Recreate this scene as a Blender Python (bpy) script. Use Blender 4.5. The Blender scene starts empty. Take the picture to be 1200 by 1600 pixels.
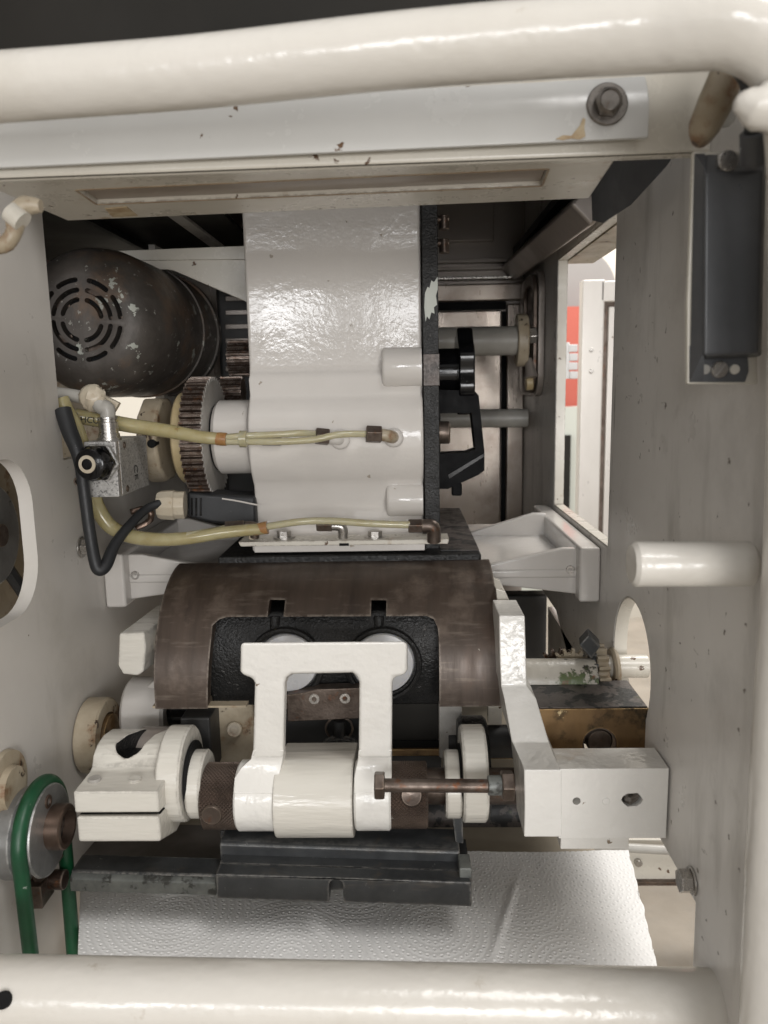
import bpy, bmesh, math, random
from mathutils import Vector, Matrix, noise
from mathutils.geometry import tessellate_polygon
random.seed(7)
S = bpy.context.scene
COL = S.collection
# ------------------------------------------------------------------ camera
F = 1200.0
yc = Vector((30, 197, -F)).normalized()
z0 = Vector((-0.015, 1, 0))
zc = (z0 - yc * z0.dot(yc)).normalized()
xc = yc.cross(zc)
RW = Matrix((xc, yc, zc))            # camera -> world
cam = bpy.data.cameras.new('camera'); co = bpy.data.objects.new('camera', cam); COL.objects.link(co)
co.matrix_world = RW.to_4x4()
cam.sensor_fit = 'VERTICAL'; cam.sensor_height = 36; cam.lens = 36 * F / 1600
cam.clip_start = 0.02; cam.clip_end = 60
cam.dof.use_dof = True; cam.dof.focus_distance = 0.70; cam.dof.aperture_fstop = 9.0
S.camera = co
# ------------------------------------------------------------------ light
W = bpy.data.worlds.new("World"); S.world = W; W.use_nodes = True
bg = W.node_tree.nodes['Background']
bg.inputs[0].default_value = (1.0, 0.97, 0.94, 1); bg.inputs[1].default_value = 0.42
def lamp(name, loc, target, size, power, col=(1, 1, 1), size_y=None):
    l = bpy.data.lights.new(name, 'AREA'); l.energy = power; l.color = col
    l.size = size
    if size_y: l.shape = 'RECTANGLE'; l.size_y = size_y
    o = bpy.data.objects.new(name, l); COL.objects.link(o); o.location = loc
    o.rotation_euler = (Vector(target) - Vector(loc)).to_track_quat('-Z', 'Y').to_euler()
    return o
lamp('ceiling_light', (0.9, -0.9, 2.0), (0.0, 0.65, -0.2), 0.6, 27, (1, .98, .96), 1.0)
lamp('doorway_light', (-0.62, -2.2, 0.31), (-0.1, 0.8, 0), 0.42, 10, (0.97, .98, 1.0), .44)
lamp('window_light', (0.03, -2.2, 0.33), (0.05, 0.8, 0), 0.30, 5.5, (0.97, .98, 1.0), .5)
lamp('block_fill', (0.50, -1.5, 0.02), (0.12, 0.6, -0.35), 0.6, 16, (1, .99, .98))  # added fill aimed at the right arm block, not a real lamp
lamp('low_fill', (0.3, -1.5, -0.7), (0.0, 0.6, 0.1), 1.3, 7, (1, .97, .94))  # added low fill, stands in for floor bounce on the undersides
lamp('room_fill', (1.2, 1.9, 1.6), (0.7, 2.6, -0.4), 1.0, 62, (1, .97, .93))  # added unseen lamp, brightens the background behind the right window
lamp('room_fill', (-1.6, 1.6, 1.2), (-1.0, 2.8, 0), 0.8, 30, (1, .98, .95))  # added unseen lamp, brightens the wall behind the left window
VS = S.view_settings
VS.view_transform = 'Standard'; VS.look = 'None'; VS.exposure = 0.10; VS.gamma = 1.0
# ------------------------------------------------------------------ pixel -> world
def ray(px, py): return RW @ Vector((px - 600, 800 - py, -F))
def P(px, py, Y):
    d = ray(px, py); return d * (Y / d.y)
def PX(px, py, X):
    d = ray(px, py); return d * (X / d.x)
def PZ(px, py, Z):
    d = ray(px, py); return d * (Z / d.z)
V = Vector
# ------------------------------------------------------------------ materials
def mat(name, col, col2=None, n=18, rough=.4, metal=0., bump=None, speck=None, stretch=(1, 1, 1), patch=None, coat=0,
        trans=0, sss=0, rvar=.1, edge=None, streak=None):
    m = bpy.data.materials.new(name); m.use_nodes = True
    N = m.node_tree.nodes; L = m.node_tree.links; B = N['Principled BSDF']
    tc = N.new('ShaderNodeTexCoord'); mp = N.new('ShaderNodeMapping'); mp.inputs['Scale'].default_value = stretch
    L.new(tc.outputs['Object'], mp.inputs[0])
    def noise_(scale, detail=4, rough_=.6, src=mp):
        t = N.new('ShaderNodeTexNoise'); t.inputs['Scale'].default_value = scale; t.inputs['Detail'].default_value = detail
        t.inputs['Roughness'].default_value = rough_; L.new(src.outputs[0] if src is mp else src.outputs['Object'], t.inputs['Vector']); return t
    def ramp(src, a, b):
        r = N.new('ShaderNodeMapRange'); r.inputs[1].default_value = a; r.inputs[2].default_value = b
        L.new(src, r.inputs[0]); return r.outputs[0]
    def mix(fac, a, b):
        x = N.new('ShaderNodeMix'); x.data_type = 'RGBA'
        L.new(fac, x.inputs[0])
        for i, c in ((6, a), (7, b)):
            if isinstance(c, tuple): x.inputs[i].default_value = (*c, 1)
            else: L.new(c, x.inputs[i])
        return x.outputs[2]
    if col2 is None: col2 = tuple(c * .82 for c in col)
    t = noise_(n, 6)
    c = mix(ramp(t.outputs[0], .35, .68), col, col2)
    mask = None
    for sc, st, lo, hi, pc in (streak or []):   # stretched streaks, both wear and painted reflections: (scale, stretch, lo, hi, colour)
        m2 = N.new('ShaderNodeMapping'); m2.inputs['Scale'].default_value = st; L.new(tc.outputs['Object'], m2.inputs[0])
        q = N.new('ShaderNodeTexNoise'); q.inputs['Scale'].default_value = sc; q.inputs['Detail'].default_value = 5; q.inputs['Roughness'].default_value = .6
        L.new(m2.outputs[0], q.inputs['Vector']); c = mix(ramp(q.outputs[0], lo, hi), c, pc)
    if patch:                                   # list of (scale, lo, hi, colour)
        for sc, lo, hi, pc in patch:
            q = noise_(sc, 7, .65, tc)
            c = mix(ramp(q.outputs[0], lo, hi), c, pc)
    if speck:                                   # (scale, radius, prob, colour)
        sc, rad, prob, pc = speck
        v = N.new('ShaderNodeTexVoronoi'); v.inputs['Scale'].default_value = sc
        wv = noise_(sc * 2.5, 3, .6, tc)
        ad = N.new('ShaderNodeMix'); ad.data_type = 'VECTOR'; ad.inputs[0].default_value = .012
        L.new(tc.outputs['Object'], ad.inputs[4]); L.new(wv.outputs['Color'], ad.inputs[5])
        L.new(ad.outputs[1], v.inputs['Vector'])
        a = ramp(v.outputs['Distance'], rad, rad * .8)
        sx = N.new('ShaderNodeSeparateColor'); L.new(v.outputs['Color'], sx.inputs[0])
        b = ramp(sx.outputs[0], prob, prob * .98)
        mm = N.new('ShaderNodeMath'); mm.operation = 'MULTIPLY'; L.new(a, mm.inputs[0]); L.new(b, mm.inputs[1])
        mask = mm.outputs[0]; c = mix(mask, c, pc)
    if edge:                                    # worn edges: (radius, strength, colour)
        be = N.new('ShaderNodeBevel'); be.samples = 4; be.inputs[0].default_value = edge[0] * 2.2
        ge = N.new('ShaderNodeNewGeometry'); dt = N.new('ShaderNodeVectorMath'); dt.operation = 'DOT_PRODUCT'
        L.new(be.outputs[0], dt.inputs[0]); L.new(ge.outputs['True Normal'], dt.inputs[1])
        e = ramp(dt.outputs['Value'], .992, .93)
        en = noise_(120, 5, .7, tc); e2 = ramp(en.outputs[0], .40, .56)
        mm = N.new('ShaderNodeMath'); mm.operation = 'MULTIPLY'; L.new(e, mm.inputs[0]); L.new(e2, mm.inputs[1])
        m3 = N.new('ShaderNodeMath'); m3.operation = 'MULTIPLY'; L.new(mm.outputs[0], m3.inputs[0]); m3.inputs[1].default_value = edge[1]
        c = mix(m3.outputs[0], c, edge[2])
    L.new(c, B.inputs['Base Color'])
    rn = noise_(n * 2.3, 5, .7)
    rr = N.new('ShaderNodeMapRange'); rr.inputs[1].default_value = .3; rr.inputs[2].default_value = .7
    rr.inputs[3].default_value = max(.03, rough - rvar); rr.inputs[4].default_value = min(1, rough + rvar)
    L.new(rn.outputs[0], rr.inputs[0]); L.new(rr.outputs[0], B.inputs['Roughness'])
    B.inputs['Metallic'].default_value = metal
    if name == 'black_painted_casting': B.inputs['Specular IOR Level'].default_value = .28
    if name == 'embossed_paper': B.inputs['Specular IOR Level'].default_value = .05
    if name in ('flat_dark_grey', 'black_gap', 'black_gloss_plastic', 'black_bracket_enamel'): B.inputs['Specular IOR Level'].default_value = .12 if 'plastic' not in name else .35
    if coat: B.inputs['Coat Weight'].default_value = coat; B.inputs['Coat Roughness'].default_value = .08
    if trans: B.inputs['Transmission Weight'].default_value = trans
    if sss: B.inputs['Subsurface Weight'].default_value = sss; B.inputs['Subsurface Radius'].default_value = (.01, .008, .004); B.inputs['Subsurface Scale'].default_value = .3
    prev = None
    for bsc, bst, bd in (bump or []):
        bt = noise_(bsc, 3, .5); bn = N.new('ShaderNodeBump'); bn.inputs['Strength'].default_value = bst; bn.inputs['Distance'].default_value = bd
        L.new(bt.outputs[0], bn.inputs['Height'])
        if prev: L.new(prev.outputs[0], bn.inputs['Normal'])
        prev = bn
    if mask:
        bn = N.new('ShaderNodeBump'); bn.invert = True; bn.inputs['Strength'].default_value = .4; bn.inputs['Distance'].default_value = .0006
        L.new(mask, bn.inputs['Height'])
        if prev: L.new(prev.outputs[0], bn.inputs['Normal'])
        prev = bn
    if prev: L.new(prev.outputs[0], B.inputs['Normal'])
    return m
RUST = (.10, .045, .02); DARK = (.03, .025, .02)
M = {}
M['white'] = mat('glossy_white_paint', (.60, .57, .535), (.56, .53, .495), 9, .11, bump=[(230, 1.0, .00016), (45, .6, .0006)], speck=(55, .10, .3, (.35, .31, .26)), rvar=.04)
M['white_brush'] = mat('brushed_white_paint', (.63, .605, .545), (.58, .55, .49), 12, .19, bump=[(230, 1.0, .0004), (60, .9, .0014)], stretch=(.22, 1, 1.3), speck=(70, .12, .07, (.2, .17, .13)), rvar=.06, edge=(.0012, .55, (.16, .14, .12)))
M['white_arm'] = mat('lumpy_white_paint', (.76, .74, .70), (.71, .69, .645), 12, .17, bump=[(210, 1.0, .0004), (32, 1.0, .0024)], speck=(60, .12, .08, (.25, .2, .15)), rvar=.06)
M['cream'] = mat('cream_paint', (.58, .55, .485), (.535, .50, .43), 8, .26, bump=[(40, .3, .0008), (300, .15, .0003)], speck=(55, .12, .75, (.10, .055, .03)), patch=[(14, .64, .80, (.42, .34, .22))], rvar=.06)
M['cream_tube'] = mat('cream_tube_enamel', (.63, .60, .55), (.59, .56, .505), 6, .20, patch=[(9, .55, .85, (.52, .485, .425)), (35, .66, .76, (.46, .41, .34))], bump=[(30, .6, .0014), (120, .6, .0005)], speck=(30, .05, .15, (.25, .18, .1)), rvar=.05)
M['plate'] = mat('satin_white_plate_paint', (.62, .59, .55), (.56, .53, .485), 5, .36, bump=[(90, .25, .0005), (14, .3, .0015)], speck=(70, .12, .18, (.16, .13, .10)), patch=[(7, .58, .85, (.44, .41, .36))], streak=[(26, (1, 1, .25), .60, .80, (.47, .44, .395))], rvar=.1)
M['plate_r'] = mat('satin_grey_plate_paint', (.71, .685, .65), (.64, .615, .58), 5, .36, bump=[(90, .25, .0005), (14, .3, .0015)], speck=(70, .12, .16, (.20, .175, .15)), patch=[(7, .50, .80, (.44, .415, .385)), (22, .60, .80, (.48, .455, .42))], streak=[(24, (1, 1, .22), .55, .80, (.43, .41, .375)), (60, (1, 1, .08), .68, .72, (.22, .2, .18)), (70, (1, .3, 1), .71, .74, (.30, .28, .25))], rvar=.12)  # patches and streaks paint in mottled reflections along with scratches
M['brown'] = mat('browned_steel', (.082, .059, .045), (.050, .036, .027), 10, .42, .35, bump=[(500, .25, .0002)], stretch=(6, 1, .5), patch=[(26, .55, .75, (.15, .115, .09)), (9, .58, .8, (.10, .06, .04))], speck=(70, .08, .12, (.3, .27, .22)), edge=(.0015, .8, (.28, .24, .2)), streak=[(40, (.5, 1, 4), .56, .75, (.15, .12, .095)), (18, (4, 1, .6), .58, .75, (.045, .032, .025))])
M['black_cast'] = mat('black_painted_casting', (.012, .012, .012), (.022, .021, .02), 30, .38, bump=[(420, .9, .0012), (120, .5, .0012)], speck=(180, .16, .10, (.20, .19, .18)), rvar=.15)
M['black'] = mat('black_gloss_plastic', (.004, .004, .0045), (.006, .006, .007), 30, .12, bump=[(200, .1, .0002)], speck=(160, .09, .08, (.2, .2, .2)))
M['black_bracket'] = mat('black_bracket_enamel', (.005, .005, .0055), None, 30, .55)
M['worn_cream'] = mat('edge_worn_cream_paint', (.58, .55, .485), (.535, .50, .43), 8, .30, bump=[(60, .4, .0008)], speck=(80, .13, .5, (.10, .055, .03)), patch=[(30, .62, .72, (.36, .27, .17))], edge=(.0008, .9, (.10, .065, .04)))
M['sheetwhite'] = mat('sky_tinted_sheet_enamel', (.53, .525, .505), (.49, .485, .465), 8, .22, bump=[(40, .3, .0008)], speck=(55, .12, .6, (.12, .07, .04)))  # cooler tint paints in the bluish sky reflection
M['black_rub'] = mat('black_rubber', (.014, .015, .017), (.024, .025, .027), 20, .5, bump=[(250, .3, .0003)], speck=(150, .1, .06, (.25, .25, .25)))
M['motor'] = mat('worn_black_motor_paint', (.115, .10, .088), (.055, .048, .042), 22, .48, .25, bump=[(350, .5, .0005)], patch=[(14, .50, .66, (.16, .105, .07)), (44, .632, .645, (.36, .37, .33)), (60, .66, .74, (.12, .08, .055))], speck=(110, .2, .35, (.30, .29, .26)), rvar=.12)
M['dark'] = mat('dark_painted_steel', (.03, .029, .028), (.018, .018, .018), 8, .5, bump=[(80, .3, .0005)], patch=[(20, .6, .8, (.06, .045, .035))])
M['dark_sheet'] = mat('flat_dark_grey', (.026, .024, .021), (.019, .018, .016), 3, .7)  # flat dark tone, also for the sheet replacing the dark room above
M['steel'] = mat('brushed_stainless', (.44, .385, .335), (.29, .24, .20), 6, .30, .6, bump=[(300, .15, .0002)], stretch=(1, 1, .25), patch=[(10, .50, .75, (.13, .09, .07))], streak=[(14, (1, 1, .3), .55, .75, (.42, .37, .33))])  # patch and streak paint brushed vertical reflections into the steel colour
M['steel_dark'] = mat('dim_stainless', (.36, .32, .29), (.24, .21, .185), 6, .36, .45, bump=[(300, .15, .0002)], stretch=(.3, 1, 1))
M['steel_bright'] = mat('bright_stainless', (.74, .71, .67), (.62, .59, .55), 8, .34, .25, stretch=(1, 1, .3), speck=(40, .08, .25, (.2, .15, .1)))
M['zinc'] = mat('zinc_plate', (.55, .53, .50), (.36, .34, .32), 90, .30, .9, bump=[(300, .3, .0003)])
M['dullzinc'] = mat('dull_zinc', (.26, .24, .22), (.14, .125, .11), 120, .34, .85, bump=[(300, .3, .0003)], patch=[(200, .6, .7, (.12, .08, .05))])
M['bushing'] = mat('worn_dark_joint', (.04, .03, .025), (.018, .015, .013), 80, .35, .5, bump=[(300, .5, .0006)], speck=(160, .15, .2, (.3, .29, .27)))
M['alu'] = mat('mottled_cast_aluminium', (.52, .51, .49), (.34, .33, .315), 300, .42, .3, bump=[(500, .4, .0003)], patch=[(420, .54, .60, (.16, .155, .15))], speck=(260, .2, .2, (.55, .54, .52)))
M['bolt'] = mat('rusty_bolt_steel', (.16, .128, .108), (.075, .056, .045), 70, .42, .8, bump=[(400, .5, .0004)], patch=[(90, .58, .7, (.14, .055, .025))], edge=(.0008, .6, (.35, .28, .22)))
M['gear'] = mat('oily_gear_steel', (.10, .068, .052), (.045, .03, .024), 60, .33, .7, bump=[(300, .5, .0004)], patch=[(70, .57, .70, (.22, .09, .035))], edge=(.0009, .9, (.45, .38, .33)))
M['gearface'] = mat('greasy_white_gear_face', (.44, .42, .39), (.33, .31, .28), 40, .4, .1, bump=[(300, .6, .0006)], speck=(90, .15, .28, (.10, .07, .05)), patch=[(30, .6, .75, (.22, .18, .15))])
M['oldcream'] = mat('stained_old_cream_paint', (.42, .36, .27), (.28, .225, .15), 24, .42, bump=[(180, .5, .0008)], patch=[(40, .56, .66, (.20, .11, .055)), (75, .62, .66, (.045, .03, .02))], speck=(70, .14, .3, (.05, .03, .02)))
M['oldcream2'] = mat('yellowed_spacer', (.46, .37, .21), (.34, .26, .14), 30, .4, bump=[(180, .4, .0006)], speck=(90, .14, .25, (.08, .05, .03)))
M['brass'] = mat('dirty_brass', (.30, .19, .09), (.15, .095, .05), 22, .36, .75, bump=[(200, .3, .0004)], stretch=(1, 1, .4), patch=[(28, .54, .66, (.028, .028, .022)), (60, .66, .68, (.6, .48, .28))], edge=(.0008, .8, (.6, .42, .2)))
M['brass_top'] = mat('patchy_oily_top', (.105, .09, .082), (.07, .06, .055), 30, .45, .3, bump=[(150, .6, .0008)], patch=[(40, .50, .53, (.018, .018, .018)), (30, .66, .70, (.06, .065, .035))])
M['algae'] = mat('greasy_pitted_paint', (.52, .49, .43), (.40, .37, .31), 40, .35, bump=[(160, .6, .0009)], patch=[(34, .57, .60, (.03, .028, .022)), (17, .56, .60, (.09, .12, .045)), (24, .62, .66, (.17, .06, .03))])
M['tslot'] = mat('black_oxide_steel', (.066, .069, .071), (.042, .044, .046), 40, .44, .45, bump=[(300, .4, .0004)], speck=(140, .12, .12, (.18, .18, .17)), patch=[(50, .62, .74, (.075, .065, .055))], edge=(.0013, .9, (.26, .25, .23)), streak=[(60, (.3, 1, 2), .58, .75, (.10, .09, .08))])
M['barface'] = mat('grey_oxidised_steel', (.19, .20, .185), (.11, .115, .11), 60, .5, .3, bump=[(400, .5, .0004)], patch=[(70, .54, .60, (.05, .05, .045)), (20, .66, .8, (.12, .08, .05))])
M['knurl'] = mat('knurled_dark_steel', (.15, .115, .095), (.09, .07, .058), 50, .34, .75, speck=(120, .13, .10, (.3, .28, .25)))
M['disc'] = mat('white_nylon', (.52, .52, .52), (.44, .44, .45), 20, .3, sss=.15, bump=[(80, .15, .0003)])
M['hose'] = mat('yellowed_clear_hose', (.56, .50, .29), (.46, .39, .19), 60, .14, sss=.3, trans=.35, patch=[(55, .62, .72, (.26, .13, .035))], bump=[(60, .2, .0004)], speck=(120, .13, .10, (.12, .05, .02)))
M['hose2'] = mat('pale_thin_hose', (.62, .58, .41), (.54, .49, .31), 60, .13, sss=.3, trans=.4, bump=[(60, .2, .0004)])
M['hoseend'] = mat('rust_stained_hose_sleeve', (.40, .24, .10), (.25, .11, .035), 80, .3, sss=.2)
M['ivory'] = mat('ivory_plastic', (.55, .50, .40), (.47, .40, .30), 30, .35, bump=[(120, .3, .0005)], patch=[(50, .62, .72, (.3, .2, .1))])
M['greypipe'] = mat('grey_plastic_conduit', (.40, .385, .35), (.33, .315, .285), 40, .38)
M['orange'] = mat('orange_label', (.42, .13, .04), None, 30, .5)
M['green'] = mat('green_rubber_belt', (.006, .068, .026), (.005, .045, .018), 40, .42, bump=[(150, .2, .0003)], speck=(110, .12, .07, (.25, .3, .25)))
M['pulley'] = mat('turned_aluminium', (.30, .30, .295), (.22, .22, .215), 50, .38, .7, bump=[(250, .3, .0003)], speck=(90, .1, .15, (.08, .07, .06)), edge=(.001, .9, (.75, .74, .72)))
M['bronze'] = mat('worn_bronze_bush', (.16, .11, .085), (.09, .065, .05), 50, .38, .8)
M['tray'] = mat('cream_tray', (.42, .37, .29), (.34, .29, .22), 12, .5, bump=[(60, .2, .0005)])
M['floor'] = mat('concrete_floor', (.34, .30, .25), (.26, .23, .19), 9, .8, bump=[(60, .4, .002)], patch=[(22, .5, .7, (.30, .27, .23))])
M['wall'] = mat('cream_wall', (.72, .68, .60), (.68, .64, .56), 2, .8)
M['greywall'] = mat('grey_wall', (.34, .33, .32), (.30, .29, .28), 2, .8)
M['red'] = mat('red_wall_paint', (.50, .12, .085), (.44, .10, .07), 3, .6)
M['pale'] = mat('pale_green_panel', (.55, .57, .52), (.50, .52, .47), 3, .6)
M['bwhite'] = mat('black_box_powder_coat', (.085, .088, .093), (.062, .064, .068), 16, .36, bump=[(200, .3, .0004)], speck=(45, .09, .14, (.6, .6, .58)))
M['diff'] = mat('dusty_light_lens', (.30, .25, .205), (.20, .165, .135), 10, .35, stretch=(.15, 1, 1), bump=[(90, .2, .0004)])
M['gasket'] = mat('black_gap', (.01, .01, .01), None, 20, .7)  # flat black that paints in the darkness of gaps and holes
M['paper'] = mat('embossed_paper', (.88, .87, .85), (.85, .84, .82), 20, .9, bump=[(900, .3, .0003)])
M['card'] = mat('grey_card', (.20, .18, .165), (.15, .135, .12), 20, .8, bump=[(120, .3, .0006)])
M['sticker'] = mat('brown_glue_residue', (.50, .42, .28), (.28, .18, .09), 60, .6)
M['stain'] = mat('brown_stained_edge', (.22, .14, .075), (.36, .29, .2), 50, .6)
M['hinge'] = mat('white_hinge_plastic', (.85, .85, .85), None, 5, .4)
M['black_ink'] = mat('black_ink', (.02, .02, .02), None, 20, .6)
# ------------------------------------------------------------------ geometry builders: (verts, faces)
def join(*gs):
    v, f = [], []
    for g in gs:
        o = len(v); v += [V(p) for p in g[0]]; f += [[i + o for i in q] for q in g[1]]
    return v, f
def hexa(c):                       # 8 corners: 4 front (Y near) ring, 4 back ring
    return [V(p) for p in c], [[0, 1, 2, 3], [7, 6, 5, 4], [0, 4, 5, 1], [1, 5, 6, 2], [2, 6, 7, 3], [3, 7, 4, 0]]
def box(x0, x1, y0, y1, z0, z1):
    return hexa([(x0, y0, z0), (x1, y0, z0), (x1, y0, z1), (x0, y0, z1), (x0, y1, z0), (x1, y1, z0), (x1, y1, z1), (x0, y1, z1)])
def fbox(px0, py0, px1, py1, Y, depth):        # upright box whose front face at depth Y spans those pixels
    a, b, c, d = P(px0, py0, Y), P(px1, py0, Y), P(px1, py1, Y), P(px0, py1, Y)
    return box((a.x + d.x) / 2, (b.x + c.x) / 2, Y, Y + depth, (c.z + d.z) / 2, (a.z + b.z) / 2)
def loft(st):                      # stations: lists of equal-length rings of points
    n = len(st[0]); v = [V(p) for s in st for p in s]; f = [list(range(n))[::-1]]
    for k in range(len(st) - 1):
        for i in range(n):
            j = (i + 1) % n
            f.append([k * n + i, k * n + j, (k + 1) * n + j, (k + 1) * n + i])
    f.append([(len(st) - 1) * n + i for i in range(n)])
    return v, f
def prism(pts, axis, a, b):
    def mk(u, w, t): return {'X': (t, u, w), 'Y': (u, t, w), 'Z': (u, w, t)}[axis]
    return loft([[mk(u, w, a) for u, w in pts], [mk(u, w, b) for u, w in pts]])
def pprism(pix, Y, depth):         # pixel outline at depth Y extruded away
    ps = [P(x, y, Y) for x, y in pix]
    return loft([ps, [p + V((0, depth, 0)) for p in ps]])
def beam(prof, A, B):              # profile of (dy,dz) offsets swept from A to B
    return loft([[A + V((0, u, w)) for u, w in prof], [B + V((0, u, w)) for u, w in prof]])
def frame(d):
    d = d.normalized(); up = V((0, 0, 1)) if abs(d.z) < .9 else V((0, 1, 0))
    a = d.cross(up).normalized(); return d, a, a.cross(d).normalized()
def lathe(prof, o, d, seg=40, ph=0.):    # prof: (t along d, radius)
    d, a, b = frame(V(d)); o = V(o); v, f = [], []; rings = []
    for t, r in prof:
        if r < 1e-6: rings.append([len(v)]); v.append(o + d * t)
        else:
            rings.append(list(range(len(v), len(v) + seg)))
            v += [o + d * t + (a * math.cos(ph + 2 * math.pi * k / seg) + b * math.sin(ph + 2 * math.pi * k / seg)) * r for k in range(seg)]
    for A, B in zip(rings, rings[1:]):
        for k in range(seg):
            j = (k + 1) % seg
            if len(A) == 1 and len(B) == 1: continue
            if len(A) == 1: f.append([A[0], B[k], B[j]])
            elif len(B) == 1: f.append([A[k], B[0], A[j]][::1])
            else: f.append([A[k], B[k], B[j], A[j]])
    return v, f
def cyl(p0, p1, r, seg=32, ch=.0006, ph=0., bore=None):
    p0, p1 = V(p0), V(p1); Ln = (p1 - p0).length; ch = min(ch, r * .4, Ln * .4)
    if bore:
        br, bd = bore
        pr = [(0, 0), (0, r - ch), (ch, r), (Ln - ch, r), (Ln, r - ch), (Ln, br), (Ln - bd, br), (Ln - bd, 0)]
    else: pr = [(0, 0), (0, r - ch), (ch, r), (Ln - ch, r), (Ln, r - ch), (Ln, 0)]
    return lathe(pr, p0, p1 - p0, seg, ph)
def spline(pts, n=8):
    pts = [V(p) for p in pts]; out = []
    for i in range(len(pts) - 1):
        p0 = pts[max(i - 1, 0)]; p1 = pts[i]; p2 = pts[i + 1]; p3 = pts[min(i + 2, len(pts) - 1)]
        for k in range(n):
            t = k / n
            out.append(.5 * ((2 * p1) + (p2 - p0) * t + (2 * p0 - 5 * p1 + 4 * p2 - p3) * t * t + (3 * p1 - p0 - 3 * p2 + p3) * t ** 3))
    return out + [pts[-1]]
def tube(pts, r, seg=14, n=8, smooth=True, rag=0.):
    q = spline(pts, n) if smooth else [V(p) for p in pts]
    rs = r if isinstance(r, (list, tuple)) else [r, r]
    v, f = [], []; T = (q[1] - q[0]).normalized(); d, a, b = frame(T)
    for i, p in enumerate(q):
        T2 = (q[min(i + 1, len(q) - 1)] - q[max(i - 1, 0)]).normalized()
        R = T.rotation_difference(T2); a = R @ a; b = R @ b; T = T2
        u = i / (len(q) - 1) * (len(rs) - 1); k = min(int(u), len(rs) - 2); rr = rs[k] + (rs[k + 1] - rs[k]) * (u - k)
        for s in range(seg):
            w = 2 * math.pi * s / seg; rj = rr * (1 + rag * random.uniform(-1, 1))
            v.append(p + (a * math.cos(w) + b * math.sin(w)) * rj)
        if i:
            o = (i - 1) * seg
            for s in range(seg): f.append([o + s, o + (s + 1) % seg, o + seg + (s + 1) % seg, o + seg + s])
    f.append(list(range(seg))[::-1]); f.append([len(v) - seg + s for s in range(seg)])
    return v, f
def plate(loops, axis, a, b):      # 2D loops (outer first, holes after) extruded along axis
    def mk(u, w, t): return V({'X': (t, u, w), 'Y': (u, t, w), 'Z': (u, w, t)}[axis])
    flat = [p for l in loops for p in l]; n = len(flat)
    tri = tessellate_polygon([[V((u, w, 0)) for u, w in l] for l in loops])
    v = [mk(u, w, a) for u, w in flat] + [mk(u, w, b) for u, w in flat]
    f = [list(t) for t in tri] + [[i + n for i in t][::-1] for t in tri]
    o = 0
    for l in loops:
        k = len(l)
        for i in range(k): f.append([o + i, o + (i + 1) % k, n + o + (i + 1) % k, n + o + i])
        o += k
    return v, f
def circ(cx, cy, rx, ry=None, n=28, a0=0, a1=2 * math.pi, end=False):
    ry = ry or rx
    return [(cx + rx * math.cos(a0 + (a1 - a0) * k / (n - (1 if end else 0))), cy + ry * math.sin(a0 + (a1 - a0) * k / (n - (1 if end else 0)))) for k in range(n)]
# ------------------------------------------------------------------ objects
THINGS = []
def mesh_obj(name, geo, m, bevel=0., ang=38, sub=0):
    me = bpy.data.meshes.new(name); vs, fs = geo
    c = sum(vs, V((0, 0, 0))) / len(vs)
    me.from_pydata([v - c for v in vs], [], fs)
    bm = bmesh.new(); bm.from_mesh(me)
    bmesh.ops.remove_doubles(bm, verts=bm.verts, dist=1e-6)
    bmesh.ops.recalc_face_normals(bm, faces=bm.faces); bm.to_mesh(me); bm.free()
    me.polygons.foreach_set('use_smooth', [True] * len(me.polygons))
    me.set_sharp_from_angle(angle=math.radians(ang))
    me.materials.append(m)
    o = bpy.data.objects.new(name, me); COL.objects.link(o); o.location = c
    if bevel:
        b = o.modifiers.new('bevel', 'BEVEL'); b.width = bevel; b.segments = 3; b.limit_method = 'ANGLE'; b.angle_limit = math.radians(ang)
        b.harden_normals = True
    return o
def cut(o, *geos, inner=None):
    tmp = []
    for g in geos:
        t = mesh_obj('cutter', g, inner or M['gasket']); tmp.append(t)
        b = o.modifiers.new('cut', 'BOOLEAN'); b.operation = 'DIFFERENCE'; b.solver = 'EXACT'; b.object = t
        if inner: b.material_mode = 'TRANSFER'
    bevs = [m for m in o.modifiers if m.type == 'BEVEL']; info = [(b.width, b.angle_limit) for b in bevs]
    for b in bevs: o.modifiers.remove(b)
    bpy.context.view_layer.update()
    dg = bpy.context.evaluated_depsgraph_get()
    me = bpy.data.meshes.new_from_object(o.evaluated_get(dg)); o.modifiers.clear(); me.name = o.name; o.data = me
    if not inner:
        while len(me.materials) > 1: me.materials.pop()
        me.polygons.foreach_set('material_index', [0] * len(me.polygons))
    else: print('mats', [m.name for m in me.materials])
    me.polygons.foreach_set('use_smooth', [True] * len(me.polygons)); me.set_sharp_from_angle(angle=math.radians(38))
    for t in tmp: bpy.data.objects.remove(t)
    for w, a in info:
        b = o.modifiers.new('bevel', 'BEVEL'); b.width = w; b.segments = 2; b.limit_method = 'ANGLE'; b.angle_limit = a; b.harden_normals = True
    return o
def tag(o, label, cat, group=None, kind=None):
    if label: o['label'] = label
    if cat: o['category'] = cat
    if group: o['group'] = group
    if kind: o['kind'] = kind
    return o
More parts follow.
